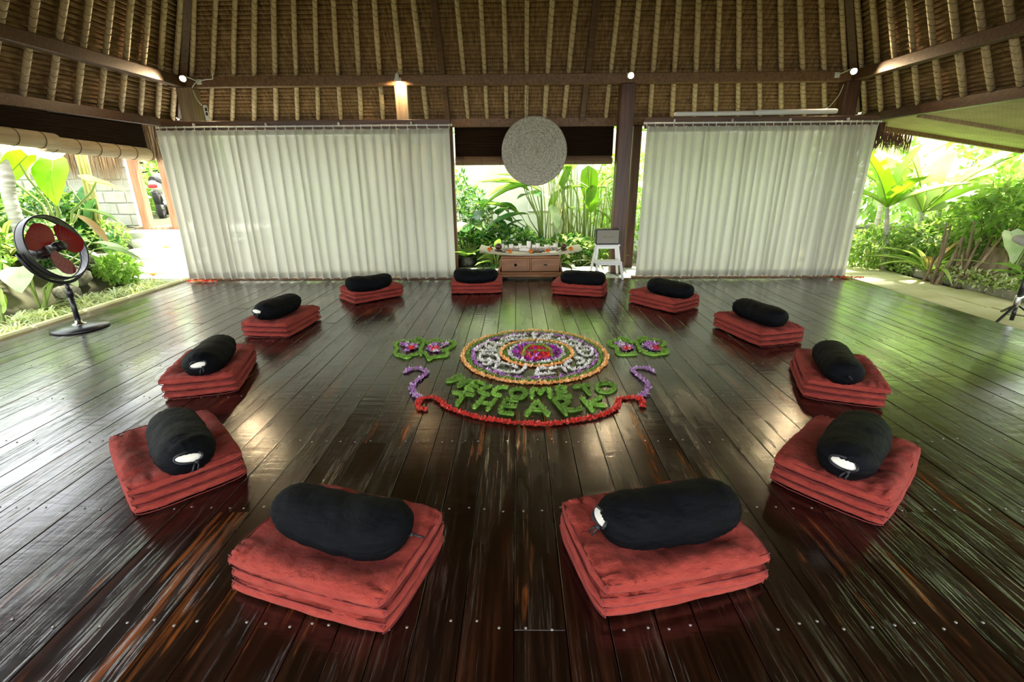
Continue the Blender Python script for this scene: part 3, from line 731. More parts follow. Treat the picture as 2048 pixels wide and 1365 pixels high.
def shrub(name, label, c, r, n, lsz, mts, cat='shrub', group=None, stems=5, lean=0.0, aspect=.5):
    t = thing(name, label, cat, (c[0], c[1], gz(c[0], c[1])), 0, group); zb = gz(c[0], c[1])
    V = np.empty((n, 4, 3)); pts = RNG.normal(0, 1, (n, 3)); pts /= np.linalg.norm(pts, axis=1)[:, None]; rad = RNG.uniform(.35, 1, n) ** .5
    rad *= 1 + .25 * np.sin(pts[:, 0] * 5 + c[0]) * np.cos(pts[:, 2] * 6 + c[1])
    P = pts * rad[:, None] * np.array(r); P[:, 2] += c[2] - zb
    d = RNG.normal(0, 1, (n, 3)) + pts * .9; d[:, 2] -= .35; d /= np.linalg.norm(d, axis=1)[:, None]
    s = np.cross(d, RNG.normal(0, 1, (n, 3)) * .5 + np.array([0, 0, 1.0])); s /= np.linalg.norm(s, axis=1)[:, None] + 1e-9
    sz = lsz * RNG.uniform(.6, 1.25, n)[:, None]
    up = np.cross(s, d)
    V[:, 0] = P; V[:, 1] = P + d * sz * .45 + s * sz * aspect * .5 + up * sz * .08; V[:, 2] = P + d * sz; V[:, 3] = P + d * sz * .45 - s * sz * aspect * .5 + up * sz * .08
    keep = P[:, 2] > .02; V = V[keep]; n = len(V)
    me = bpy.data.meshes.new('foliage'); me.from_pydata(V.reshape(-1, 3), [], [(4 * i, 4 * i + 1, 4 * i + 2) for i in range(n)] + [(4 * i, 4 * i + 2, 4 * i + 3) for i in range(n)])
    for q in mts: me.materials.append(M[q])
    mi = RNG.integers(0, len(mts), n); me.polygons.foreach_set('material_index', np.concatenate([mi, mi])); me.update()
    f = ob('foliage', me, t); f['kind'] = 'stuff'
    m = MB()
    for i in range(stems):
        a = U(0, 6.28); e = Vector((r[0] * .6 * math.cos(a), r[1] * .6 * math.sin(a), max(.1, c[2] - zb + r[2] * U(-.1, .6))))
        m.tube([(U(-.05, .05), U(-.05, .05), -.03), (e.x * .35, e.y * .35, e.z * .5), e], [.016, .012, .006], 5)
    m.build('stems', M['bark'], t); return t

# --- left bank
plant('elephant_ear_plant', 'yellow-green elephant ear plant with huge leaves behind the fan', (-6.6, 7.05, gz(-6.6, 7.05)), [
    ('heart', 'g_lime', (-6.42, 6.98, 1.62), 185, -62, .62, 6), ('heart', 'g_lime', (-6.62, 6.75, 1.70), 118, -42, .66, 14),
    ('heart', 'g_pale', (-6.85, 7.4, 1.95), 200, -40, .72, -8), ('heart', 'g_pale', (-6.12, 7.3, 1.45), 285, -8, .55, -20),
    ('heart', 'g_lime', (-7.0, 6.9, 1.62), 150, -30, .55), ('heart', 'g_mid', (-6.9, 6.6, 1.32), 130, -30, .42),
    ('lance', 'g_dry', (-6.5, 6.9, .98), 250, -45, .55), ('lance', 'g_dry', (-6.3, 7.0, 1.02), 280, -35, .6), ('lance', 'g_mid', (-6.3, 7.1, 1.08), 290, -5, .55)], sr=.016)
m = MB(); pts = [(0, 0, 0), (.02, .0, .8), (.04, 0, 1.6), (-.5, 0, 5.2)]; m.tube(cat_rom(pts, 26), [.075 + (.006 if i % 3 == 0 else 0) for i in range(79)], 12)
tr = thing('palm_tree', 'slim pale ringed palm trunk at the left edge', 'palm', (-6.72, 6.55, .45)); m.build('trunk', M['palm'], tr)
for i in range(9): ob('leaf', LM['bana', 'g_mid'], tr, (-.5, 0, 5.2), orient(i * .7, U(-.2, .7)), 1.7)
rosette('spider_plant', 'large variegated spider plant in front of the palm trunk', (-6.5, 6.1, gz(-6.5, 6.1) + .05), 'strap', ['g_var', 'g_var', 'g_mid'], 26, .62, .35, sr=.004, spread=.06)
for i, (x, y, z, sp) in enumerate(((-6.85, 8.05, 1.35, .0), (-7.15, 8.4, 1.55, .1))):
    L = []
    for k in range(12): L.append(('broad', 'g_dark', (x + U(-.25, .3), y - U(.05, .3), .55 + (z - .5) * U(.05, 1)), 150 + U(-60, 70), -U(25, 65), U(.34, .52), U(-20, 20)))
    plant('broad_leaf_plant', ('dark glossy plant with drooping leaves against the block wall', 'dark broad-leaved climber high on the block wall')[i], (x, y, gz(x, y)), L)
shrub('fern_bush', 'bright green feathery bush beside the white steps', (-6.62, 7.85, .60), (.26, .22, .26), 520, .085, ['g_yel', 'g_mid'], 'bush')
t = thing('bamboo_clump', 'pair of yellowish bamboo stems beside the elephant ear plant', 'bamboo', (-6.85, 7.9, gz(-6.85, 7.9)))
for q in range(3):
    m = MB(); m.tube([(q * .055, .02 * q, 0), (q * .06 + .01, 0, .55), (q * .06 + .04, 0, 1.15), (q * .07 + .06, 0, 2.0)], .026, 8); m.build('stem', M['stemy'], t)
plant('taro_plant', 'taro with broad pale leaves behind the fan base', (-5.85, 5.65, gz(-5.85, 5.65)), [
    ('heart', 'g_pale', (-5.86, 5.55, .47), 215, -25, .42, 10), ('heart', 'g_pale', (-5.6, 5.75, .42), 262, -20, .38, -10), ('heart', 'g_mid', (-6.0, 5.8, .6), 100, -10, .34),
    ('lance', 'g_mid', (-5.55, 6.3, .62), 280, 8, .5), ('lance', 'g_pale', (-5.75, 6.5, .68), 275, 0, .55)])
plant('yellow_leaf_plant', 'small plant with yellowing leaves at the left edge beside the floor', (-5.6, 4.95, gz(-5.6, 4.95)), [
    ('broad', 'g_yel', (-5.52, 4.98, .40), 170, -70, .22), ('broad', 'g_yel', (-5.58, 5.02, .34), 200, -55, .22), ('broad', 'g_yel', (-5.64, 4.95, .44), 120, -20, .22), ('broad', 'g_mid', (-5.66, 5.0, .46), 60, 10, .2)])
def tuft_mesh(n, L, W, cols):
    m = MB()
    for i in range(n):
        a = U(0, 2 * PI); el = U(.7, 1.4); l = L * U(.6, 1.15); d = Vector((math.cos(a), math.sin(a), 0)); s = Vector((-d.y, d.x, 0)); rows = []
        for k in range(6):
            f = k / 5; r = l * (math.cos(el) * f + .25 * f * f); z = l * (math.sin(el) * f - .75 * f * f) + .01; wd = W * (1 - f * .85)
            rows.append([d * r - s * wd + Vector((0, 0, max(z, .005))), d * r + s * wd + Vector((0, 0, max(z, .005)))])
        m.grid(rows, i % len(cols))
    return m.mesh('spider_plant', [M[c] for c in cols])
TUFT = [tuft_mesh(64, .38, .0115, ['g_var', 'g_pale', 'g_var']) for _ in range(3)]
for i in range(34):
    f = i / 33; x = -5.32 - U(.0, .40); y = 4.3 + 2.95 * f + U(-.05, .05)
    tag(ob('spider_plant', TUFT[i % 3], None, (x, y, gz(x, y) - .01), (0, 0, U(0, 6)), U(1.0, 1.5)), 'pale striped spider plant tuft along the left edge of the floor', 'plant', 'spider plants along the left kerb')
for i, (x, y, z, r, n, mt) in enumerate(((-6.6, 5.5, .75, (.5, .5, .4), 1500, ['g_mid', 'g_yel']), (-6.35, 6.55, .62, (.35, .35, .3), 900, ['g_mid', 'g_dark']), (-7.5, 6.2, 1.0, (.6, .7, .5), 1500, ['g_mid', 'g_dark', 'g_yel']), (-7.3, 7.6, .95, (.5, .4, .4), 900, ['g_dark', 'g_mid']), (-5.95, 7.05, .22, (.28, .2, .22), 600, ['g_mid', 'g_yel']))):
    shrub('leafy_bush', ('green bush behind the fan guard, low at the left edge', 'dark green undergrowth directly behind the fan blades', 'tall mixed green bush behind the palm trunk', 'dark bush under the dry thatch strands', 'low fresh green bush between fan and steps')[i], (x, y, z), r, n, .12, mt, 'bush')
for i, (x, y, z, r, n, mt) in enumerate(((-9.2, 7.2, 1.2, (1.0, 1.4, .9), 3000, ['g_mid', 'g_dark', 'g_yel']), (-10.5, 11.8, 1.6, (2.2, 1.2, 1.6), 4200, ['g_mid', 'g_yel', 'g_pale']), (-7.9, 13.2, 1.7, (1.6, 1.0, 1.3), 3000, ['g_yel', 'g_pale', 'g_mid']), (-5.0, 13.4, 1.4, (1.6, .9, 1.2), 2600, ['g_mid', 'g_yel']), (-10.0, 3.0, .7, (1.4, 2.2, .55), 2400, ['g_mid', 'g_dark', 'g_yel']))):
    shrub('tree', ('bushy tree behind the left planted bank', 'wide pale green tree far behind the block wall', 'pale tree seen between the gate posts', 'tree hidden mostly by the left curtain', 'low hedge beyond the left edge of the picture')[i], (x, y, z), r, n, .22, mt, 'tree')

# --- centre, behind the gap
L = []
for k in range(11): L.append(('lance', random.choice(['g_mid', 'g_dark', 'g_mid']), (.45 - U(.0, .5) * 1.1 * (k / 10 + .3), 9.15 + U(-.2, .25), .75 + U(0, .75)), 62 + U(-35, 60), U(-5, 40), U(.75, 1.0), U(-15, 15)))
plant('ginger_plant', 'sweeping long-leaved ginger plant in front of the white wall', (.5, 9.2, gz(.5, 9.2)), L, sr=.012)
plant('yellow_canna', 'tall plant with large yellow-green leaves right of the woven disc', (1.25, 9.25, gz(1.25, 9.25)), [
    ('broad', 'g_lime', (1.28, 9.1, 1.66), 190, -70, .62), ('broad', 'g_lime', (1.36, 9.05, 1.35), 165, -75, .5), ('broad', 'g_lime', (.92, 9.2, 1.75), 150, -50, .5), ('broad', 'g_lime', (.8, 9.15, 1.25), 120, -45, .45), ('broad', 'g_lime', (1.6, 9.3, 1.9), 250, -20, .5), ('broad', 'g_pale', (.62, 9.0, 1.0), 215, -48, .45), ('broad', 'g_pale', (.75, 8.95, .8), 175, -60, .35)], sr=.012)
t = thing('heliconia_clump', 'dense clump of upright green stalks behind the white stool', 'plant', (1.35, 9.3, gz(1.35, 9.3)))
for k in range(64):
    bx, by = U(-.85, .62), U(-.4, .4); h = U(.9, 2.1); m = MB(); q = Vector((bx + U(-.25, .25), by + U(-.1, .1), h)); m.tube([(bx, by, 0), (bx * .6 + q.x * .4, by, h * .5), q], [.013, .011, .006], 6); m.build('stalk', M['stemy' if k % 3 == 0 else 'stem'], t)
    if k % 2 == 0: ob('leaf', LM[('lance', 'strap', 'lance')[k % 3], random.choice(['g_mid', 'g_yel', 'g_pale'])], t, q, orient(U(0, 6.28), U(-.3, .9)), U(.4, .8))
rosette('dieffenbachia', 'dark green broad-leaved plant beside the left curtain edge', (-.85, 8.8, gz(-.85, 8.8)), 'broad', ['g_dark', 'g_dark', 'g_mid'], 18, .42, .95, pit=(-25, 45))
rosette('dark_foliage_plant', 'tall dark green plant left of the sweeping ginger leaves', (-.45, 9.1, gz(-.45, 9.1)), 'broad', ['g_dark', 'g_dark'], 22, .46, 1.15, pit=(-30, 50), spread=.3)
rosette('low_dark_plant', 'low dark green plant directly behind the altar candles', (.05, 8.65, gz(.05, 8.65)), 'broad', ['g_dark', 'g_mid'], 20, .34, .5, pit=(-10, 55), spread=.2)
rosette('young_green_plant', 'bright green young plant behind the left end of the altar', (-.35, 8.45, gz(-.35, 8.45)), 'lance', ['g_mid', 'g_yel', 'g_dark'], 18, .36, .42, pit=(5, 65))
rosette('striped_leaf_plant', 'white striped leafy plant behind the right end of the altar', (.75, 8.5, gz(.75, 8.5)), 'broad', ['g_pale', 'g_mid', 'g_var'], 16, .26, .4, pit=(-10, 50), spread=.2)
rosette('small_fern', 'small fern with strap leaves behind the white stool', (1.5, 8.55, gz(1.5, 8.55)), 'strap', ['g_mid', 'g_var', 'g_mid'], 22, .45, .25, spread=.1, sr=.004)
pt = thing('plant_pot', 'dark round garden pot beside the left curtain, half hidden', 'pot', (-.88, 8.42, -.12)); m = MB(); m.lathe([(.10, 0), (.17, .10), (.19, .2), (.17, .27), (.19, .29), (.15, .29), (.14, .22), (0, .22)], 20); m.build('bowl', M['blackmetal'], pt)
for i in range(7): ob('leaf', LM['lance', 'g_mid'], pt, (0, 0, .25), orient(i * .9, U(.6, 1.2)), .42)
for i, (x, y, z, r, n, mt) in enumerate(((-.2, 8.75, .30, (.7, .25, .35), 1700, ['g_mid', 'g_dark']), (.9, 8.6, .2, (.5, .16, .3), 1200, ['g_mid', 'g_var', 'g_dark']), (1.6, 8.75, .25, (.35, .3, .35), 800, ['g_yel', 'g_mid']), (2.0, 9.8, 1.0, (.7, .5, 1.1), 1800, ['g_mid', 'g_yel']), (-1.05, 9.6, .75, (.5, .4, .7), 1500, ['g_dark', 'g_mid']), (-3.2, 9.3, .7, (1.4, .6, .8), 1800, ['g_mid', 'g_yel']), (3.7, 9.4, .7, (1.3, .6, .8), 1800, ['g_mid', 'g_yel']))):
    shrub('low_bush', ('low bush under the left end of the altar', 'low bush between the altar and the white stool', 'yellow-green bush behind the legs of the white stool', 'tall bush behind the dark post right of the gap', 'bush against the white wall beside the left curtain', 'bush outside behind the left curtain', 'bush outside behind the right curtain')[i], (x, y, z), r, n, .11, mt, 'bush')
for i, (x, y, z, r, n, mt) in enumerate(((-2.2, 13.0, 3.0, (1.8, 1.2, 1.6), 2600, ['g_yel', 'g_mid', 'g_pale']), (1.6, 13.2, 3.1, (2.0, 1.2, 1.6), 2600, ['g_yel', 'g_mid', 'g_pale']), (5.0, 13.0, 2.6, (1.6, 1.2, 1.8), 2600, ['g_yel', 'g_mid', 'g_pale']))):
    shrub('tree', ('tree rising over the white wall behind the woven disc, left one', 'tree rising over the white wall right of the woven disc', 'tree rising over the white wall behind the right curtain')[i], (x, y, z), r, n, .26, mt, 'tree')

# --- right garden
def banana(label, base, stem_tops, leaves, cols):
    t = thing('banana_plant', label, 'banana plant', base); B = Vector(base)
    for p, r in stem_tops:
        p = Vector(p) - B; m = MB(); m.tube([(0, 0, -.05), p * .5 + Vector((.02, 0, 0)), p], [r, r * .85, r * .55], 9); m.build('trunk', M['palm'], t)
        for yaw, pit, sz, rl in leaves: 
            ob('leaf', LM['bana', random.choice(cols)], t, p, orient(math.radians(yaw), math.radians(pit), math.radians(rl)), sz)
    return t
banana('young banana plant with a pale trunk just right of the right curtain', (6.39, 8.35, gz(6.39, 8.35)), [((6.22, 8.4, .95), .05)], [(350, 70, 1.2, 10), (330, 78, 1.05, -60), (30, 74, 1.15, 50), (300, 30, .95, 0), (60, 40, .9, 0), (180, 55, .8, 0), (240, 40, 1.0, 10)], ['g_lime', 'g_yel', 'g_lime'])
banana('tall banana plant with bright torn leaves in the middle of the right garden', (7.0, 8.5, gz(7.0, 8.5)), [((6.95, 8.55, .85), .06)], [(12, 80, 1.5, 30), (330, 66, 1.5, -40), (300, 50, 1.3, -20), (40, 64, 1.3, 20), (200, 45, .9, 40), (260, 40, 1.1, 30), (225, 62, 1.2, 20)], ['g_yel', 'g_yel', 'g_pale'])
banana('banana plant with wide yellow-green leaves at the right edge', (8.75, 7.9, gz(8.75, 7.9)), [((8.7, 7.85, .85), .07)], [(30, 66, 1.4, 30), (345, 76, 1.5, -10), (290, 55, 1.2, 0), (75, 22, 1.15, 50), (105, 12, 1.2, 40), (150, 20, 1.0, 30)], ['g_yel', 'g_yel', 'g_mid'])
banana('pale banana plant at the back, behind the young trunk', (7.2, 9.9, gz(7.2, 9.9)), [((7.15, 9.85, 1.2), .06)], [(20, 70, 1.6, 0), (330, 60, 1.5, 30), (60, 45, 1.3, 0), (290, 45, 1.3, 0), (170, 30, 1.2, 0), (210, 60, 1.3, 30)], ['g_pale', 'g_yel'])
banana('pale banana plant between the tall banana and the right edge, further back', (8.0, 9.5, gz(8.0, 9.5)), [((7.95, 9.4, 1.0), .06)], [(10, 74, 1.7, 0), (320, 62, 1.5, 30), (60, 55, 1.4, 0), (280, 45, 1.3, 0), (160, 40, 1.2, 30), (215, 62, 1.3, 20)], ['g_yel', 'g_pale'])
t = thing('pandan_stump', 'dark fibrous stump of old leaning stalks on the right bank', 'stump', (6.95, 7.05, gz(6.95, 7.05)))
m = MB(); m.tube([(0, 0, -.1), (.02, 0, .12), (.06, .03, .36), (.10, .05, .52)], [.22, .19, .16, .15], 13); m.build('trunk', M['bark'], t)
for k in range(30):
    m = MB(); b = Vector((U(-.70, .1), U(-.1, .35), U(-.08, 0))); e = b + Vector((U(.05, .55), U(-.05, .2), U(.35, .95))); m.tube([b, b.lerp(e, .5) + Vector((.03, 0, -.03)), e], [.024, .02, .012], 6); m.build('stalk', M['bark' if k % 3 else 'paletimber'], t)
plant('big_taro', 'huge whitish taro leaf in front of the dark stump', (7.1, 6.95, gz(7.1, 6.95)), [('heart', 'g_pale', (6.92, 6.85, .62), 200, -62, .46, 10), ('heart', 'g_pale', (7.3, 7.0, .9), 240, -25, .5), ('heart', 'g_yel', (7.25, 6.7, .75), 260, -30, .4), ('heart', 'g_mid', (7.4, 6.8, .5), 250, -15, .42)])
rosette('fan_side_plant', 'leafy green plant behind the tripod stand at the right edge', (7.0, 6.45, gz(7.0, 6.45)), 'broad', ['g_mid', 'g_pale', 'g_yel'], 20, .34, .32, pit=(-20, 40), spread=.25)
rosette('spiky_plant', 'upright spiky plant with pale tan blades at the foot of the tall banana', (6.6, 7.7, gz(6.6, 7.7)), 'strap', ['g_dry', 'g_mid', 'g_yel'], 20, .9, .2, pit=(35, 75), spread=.15, sr=.004)
for i, (x, y, z, r, n, mt, ls) in enumerate(((6.25, 8.55, .25, (.5, .35, .35), 1300, ['g_mid', 'g_yel'], .10), (7.35, 7.5, .80, (.55, .5, .5), 1700, ['g_mid', 'g_mid', 'g_yel', 'g_yel'], .14), (7.0, 8.2, .40, (.55, .4, .40), 1300, ['g_mid', 'g_yel', 'g_pale'], .12), (7.9, 6.6, .5, (.6, .6, .5), 1400, ['g_mid', 'g_yel'], .13), (6.55, 6.9, .06, (.16, .9, .11), 800, ['g_yel', 'g_var'], .07), (6.6, 8.1, .05, (.35, .5, .14), 800, ['g_mid', 'g_yel'], .07), (8.6, 8.8, .95, (.8, .8, .75), 2000, ['g_pale', 'g_yel', 'g_mid'], .18))):
    shrub('garden_bush', ('leafy bush at the foot of the young banana trunk', 'dark green creeper bush above the stump', 'bush between the two banana plants', 'bush beyond the right edge behind the tripod', 'creeping ground cover on the kerb in front of the stump', 'creeping ground cover at the foot of the bananas', 'large bush at the back of the right garden')[i], (x, y, z), r, n, ls, mt, 'bush')
for i, (x, y, z, r, n, mt) in enumerate(((9.9, 11.9, 1.9, (2.2, 1.4, 1.9), 3600, ['g_yel', 'g_pale', 'g_mid']), (12.0, 7.5, 2.0, (1.6, 2.6, 1.9), 3600, ['g_yel', 'g_mid', 'g_pale']), (11.0, 2.5, 1.8, (1.6, 2.6, 1.8), 3200, ['g_mid', 'g_yel', 'g_dark']), (7.2, 13.0, 1.9, (1.2, 1.0, 1.8), 2600, ['g_yel', 'g_pale']))):
    shrub('tree', ('bright tree at the far back of the right garden', 'yellow-green tree behind the right edge bananas', 'tree beyond the right edge of the picture', 'pale tree behind the young banana plant')[i], (x, y, z), r, n, .26, mt, 'tree')
LET=[
 ('W',[[(-0.447, 3.49), (-0.537, 3.362), (-0.416, 3.42), (-0.443, 3.273), (-0.352, 3.395)]]),
 ('E',[[(-0.323, 3.369), (-0.383, 3.233)], [(-0.323, 3.369), (-0.245, 3.311)], [(-0.353, 3.301), (-0.294, 3.264)], [(-0.383, 3.233), (-0.318, 3.195)]]),
 ('L',[[(-0.193, 3.279), (-0.282, 3.191), (-0.202, 3.122)]]),
 ('C',[[(-0.071, 3.247), (-0.124, 3.255), (-0.167, 3.194), (-0.171, 3.134), (-0.113, 3.112)]]),
 ('O',[[(0.06, 3.147), (0.053, 3.109), (0.033, 3.082), (0.006, 3.072), (-0.02, 3.082), (-0.04, 3.11), (-0.047, 3.148), (-0.041, 3.187), (-0.021, 3.216), (0.007, 3.226), (0.034, 3.215), (0.054, 3.186), (0.06, 3.147)]]),
 ('M',[[(0.103, 3.075), (0.11, 3.207), (0.148, 3.207), (0.165, 3.144), (0.201, 3.219), (0.232, 3.206), (0.233, 3.081)]]),
 ('E',[[(0.294, 3.252), (0.292, 3.081)], [(0.294, 3.252), (0.365, 3.252)], [(0.293, 3.168), (0.358, 3.175)], [(0.292, 3.081), (0.387, 3.094)]]),
 ('T',[[(0.415, 3.259), (0.54, 3.29)], [(0.485, 3.27), (0.523, 3.13)]]),
 ('O',[[(0.721, 3.241), (0.704, 3.202), (0.674, 3.173), (0.639, 3.163), (0.607, 3.174), (0.588, 3.202), (0.585, 3.242), (0.6, 3.283), (0.631, 3.313), (0.667, 3.324), (0.7, 3.313), (0.719, 3.282), (0.721, 3.241)]]),
 ('T',[[(-0.469, 3.165), (-0.312, 3.12)], [(-0.383, 3.143), (-0.416, 2.961)]]),
 ('H',[[(-0.232, 3.102), (-0.295, 2.921)], [(-0.152, 3.062), (-0.204, 2.888)], [(-0.268, 3.004), (-0.176, 2.977)]]),
 ('E',[[(-0.086, 3.048), (-0.117, 2.856)], [(-0.086, 3.048), (0.006, 3.033)], [(-0.102, 2.95), (-0.006, 2.945)], [(-0.117, 2.856), (-0.024, 2.831)]]),
 ('A',[[(0.135, 3.019), (0.06, 2.812)], [(0.135, 3.019), (0.201, 2.811)], [(0.088, 2.897), (0.176, 2.886)]]),
 ('R',[[(0.253, 3.046), (0.323, 2.823)], [(0.253, 3.046), (0.323, 3.07), (0.353, 3.004), (0.304, 2.937)], [(0.309, 2.927), (0.352, 2.883), (0.438, 2.91)]]),
 ('K',[[(0.453, 3.073), (0.503, 2.872)], [(0.489, 2.976), (0.597, 3.086)], [(0.5, 2.969), (0.604, 2.949)]]),
]
GLY=[[(-0.317, 3.955), (-0.329, 3.878), (-0.309, 3.786), (-0.25, 3.803), (-0.169, 3.766), (-0.158, 3.839), (-0.203, 3.944), (-0.273, 3.964), (-0.317, 3.955)], [(-0.291, 3.714), (-0.219, 3.722), (-0.25, 3.803)], [(-0.377, 4.056), (-0.303, 4.225), (-0.277, 4.28), (-0.216, 4.246), (-0.142, 4.212)], [(-0.303, 4.225), (-0.276, 4.127), (-0.211, 4.116), (-0.194, 4.223)], [(-0.377, 4.056), (-0.277, 4.034), (-0.187, 4.054)], [(-0.154, 4.359), (-0.072, 4.428), (0.004, 4.464), (0.104, 4.475)], [(-0.115, 4.301), (-0.041, 4.357), (0.101, 4.367)], [(-0.072, 4.428), (-0.041, 4.357)], [(0.159, 4.523), (0.161, 4.355)], [(0.156, 4.438), (0.206, 4.522)], [(0.156, 4.438), (0.228, 4.354), (0.333, 4.353)], [(0.235, 4.485), (0.349, 4.471)], [(0.217, 4.425), (0.337, 4.411)], [(0.387, 4.375), (0.456, 4.386)], [(0.399, 4.34), (0.462, 4.216), (0.55, 4.161), (0.594, 4.225), (0.522, 4.305), (0.449, 4.317)], [(0.536, 4.108), (0.554, 3.966), (0.608, 3.907), (0.654, 3.945), (0.668, 4.086), (0.604, 4.139), (0.536, 4.108)], [(0.578, 4.046), (0.646, 4.035)], [(0.486, 3.852), (0.551, 3.832), (0.552, 3.742), (0.498, 3.725)], [(0.392, 3.708), (0.46, 3.797)], [(0.392, 3.708), (0.433, 3.605), (0.496, 3.605), (0.571, 3.689), (0.619, 3.795)], [(0.143, 3.479), (0.166, 3.591), (0.206, 3.624), (0.282, 3.615), (0.355, 3.657), (0.395, 3.54)], [(0.143, 3.479), (0.219, 3.51), (0.306, 3.525)], [(-0.188, 3.611), (-0.154, 3.713), (-0.102, 3.73), (-0.049, 3.695), (-0.004, 3.634)], [(-0.188, 3.611), (-0.129, 3.553), (-0.048, 3.544), (0.021, 3.543), (0.066, 3.642), (0.067, 3.685)]]
CENA=[[(0.05, 3.873), (0.073, 4.051), (0.118, 4.134), (0.198, 4.165), (0.259, 4.111), (0.294, 3.988), (0.299, 3.871)], [(0.093, 3.99), (0.183, 3.999), (0.265, 3.978)]]
SWL=[(-0.908, 3.535), (-0.866, 3.61), (-0.804, 3.625), (-0.726, 3.548), (-0.747, 3.446), (-0.784, 3.323), (-0.771, 3.207), (-0.733, 3.121), (-0.685, 3.085)]
SWR=[(1.09, 3.533), (1.064, 3.609), (0.998, 3.625), (0.927, 3.595), (0.948, 3.462), (0.983, 3.337), (0.961, 3.233), (0.907, 3.123), (0.861, 3.1)]
RED=[(-0.612, 2.907), (-0.663, 2.918), (-0.69, 3.005), (-0.662, 3.073), (-0.602, 3.085), (-0.537, 3.027), (-0.491, 2.949), (-0.425, 2.895), (-0.352, 2.843), (-0.253, 2.793), (-0.148, 2.753), (-0.036, 2.718), (0.074, 2.705), (0.183, 2.695), (0.303, 2.723), (0.428, 2.76), (0.526, 2.799), (0.612, 2.859), (0.674, 2.932), (0.704, 3.031), (0.774, 3.077), (0.842, 3.065), (0.866, 2.997), (0.845, 2.931)]
BL_=[[(-0.917, 4.26), (-1.001, 4.305), (-1.105, 4.3), (-1.138, 4.213), (-1.102, 4.128), (-1.079, 3.967), (-1.018, 3.922), (-0.955, 3.879), (-0.926, 3.943), (-0.878, 3.976)], [(-0.987, 4.383), (-0.935, 4.376), (-0.88, 4.285), (-0.878, 4.185), (-0.872, 4.067), (-0.848, 3.943)], [(-0.867, 4.259), (-0.815, 4.322), (-0.74, 4.354)], [(-0.837, 4.209), (-0.784, 4.258), (-0.704, 4.283), (-0.621, 4.288), (-0.58, 4.219), (-0.636, 4.087), (-0.673, 4.041)], [(-0.633, 4.041), (-0.618, 3.929), (-0.723, 3.887), (-0.758, 3.824), (-0.784, 3.909), (-0.827, 3.998)]]
BLF=[[(-1.096, 4.225), (-1.025, 4.261), (-0.911, 4.186), (-0.919, 4.102), (-1.012, 4.034), (-1.004, 4.127)], [(-0.83, 4.101), (-0.804, 4.234), (-0.648, 4.27), (-0.635, 4.232), (-0.701, 4.123), (-0.692, 4.008), (-0.774, 4.031)]]
BLR=[(-0.965, 4.091), (-0.741, 4.071)]
BR=[[(1.092, 4.249), (1.024, 4.292), (0.886, 4.294), (0.861, 4.203), (0.905, 4.106), (0.885, 3.954), (0.974, 3.939), (1.054, 3.953)], [(1.121, 4.283), (1.104, 4.119), (1.098, 4.027)], [(0.971, 4.388), (1.072, 4.335)], [(1.154, 4.351), (1.257, 4.402)], [(1.156, 4.265), (1.226, 4.324), (1.321, 4.306), (1.371, 4.213), (1.3, 4.133)], [(1.278, 4.055), (1.338, 4.047), (1.324, 3.979), (1.254, 3.951), (1.178, 3.937), (1.115, 4.011)]]
BRF=[[(0.897, 4.235), (0.971, 4.251), (1.028, 4.184), (1.07, 4.089), (0.957, 4.028), (0.944, 4.09)], [(1.153, 4.167), (1.237, 4.281), (1.328, 4.214), (1.258, 4.118), (1.285, 4.025), (1.206, 4.041)]]
BRR=[(0.976, 4.066), (1.249, 4.063)]

# ------------------------------------------------------------------ floor cushions and bolsters
CA, CB, CT = .350, .254, .056
def pad_mesh(seed, dent=0.0, amp=1.0):
    m = MB(); nu, nv = 44, 34; top = []; bot = []
    def sp(i, n): s = 2 * i / n - 1; return math.copysign(1 - (1 - abs(s)) ** 1.9, s)
    for i in range(nu + 1):
        u = sp(i, nu); rt = []; rb = []
        for j in range(nv + 1):
            v = sp(j, nv)
            h = (max(0, 1 - abs(u) ** 8) * max(0, 1 - abs(v) ** 8)) ** .42
            k = 1 - .055 * (abs(u * v) ** 4)
            x = CA * u * k * (1 + .014 * noise.noise((v * 3, seed, 0))); y = CB * v * k * (1 + .018 * noise.noise((u * 3, seed, 4)))
            edge = max(abs(u), abs(v)) ** 3
            a1, a2 = (y, x) if abs(u) > abs(v) else (x, y)       # along the nearest edge, towards it
            rid = 1 - abs(noise.noise((a1 * 30, a2 * 5, seed + 5))) * 2.4
            wr = .010 * noise.noise((x * 7, y * 7, seed)) + .0085 * (edge * .85 + .15) * rid * 1.5 + .005 * noise.noise((x * 26, y * 15, seed + 8))
            z = CT / 2 * h + amp * wr * h * 1.1
            if dent: z += (.010 - dent * math.exp(-((x / .29) ** 4 + (y / .15) ** 4))) * h
            rt.append((x, y, z)); rb.append((x, y, -CT / 2 * h + .4 * wr * h))
        top.append(rt); bot.append(rb)
    m.grid(top, 0, True, True); m.grid(bot, 0, True, False)
    return m.mesh('cushion_pad', M['red'])
def piping_mesh(seed):
    m = MB()
    for q in (-1, 1):
        loop = []
        for s in np.linspace(-.97, .97, 22):
            loop.append((q * (CA * (1 - .055 * s ** 4) - .009), CB * s * .97, CT / 2 * max(0, 1 - abs(s) ** 8) ** .42 * .85 + .0025 * noise.noise((s * 9, seed, q))))
        m.tube(loop + [(x, y, -z) for x, y, z in loop[::-1]], .0032, 5, 0, False, True)
    for q in (-1, 1):
        m.tube([(CA * s * .95, q * (CB * (1 - .055 * s ** 4) - .010), CT / 2 * .76 + .0025 * noise.noise((s * 8, q, seed))) for s in np.linspace(-1, 1, 24)], .0026, 5)
    return m.mesh('piping', M['reddark'])
PADT = [pad_mesh(s, .030, 1.4) for s in (1, 2, 3)]; PADL = [pad_mesh(s, .0, 1.0) for s in (4, 5, 6)]; PIPE = [piping_mesh(s) for s in (1, 2)]
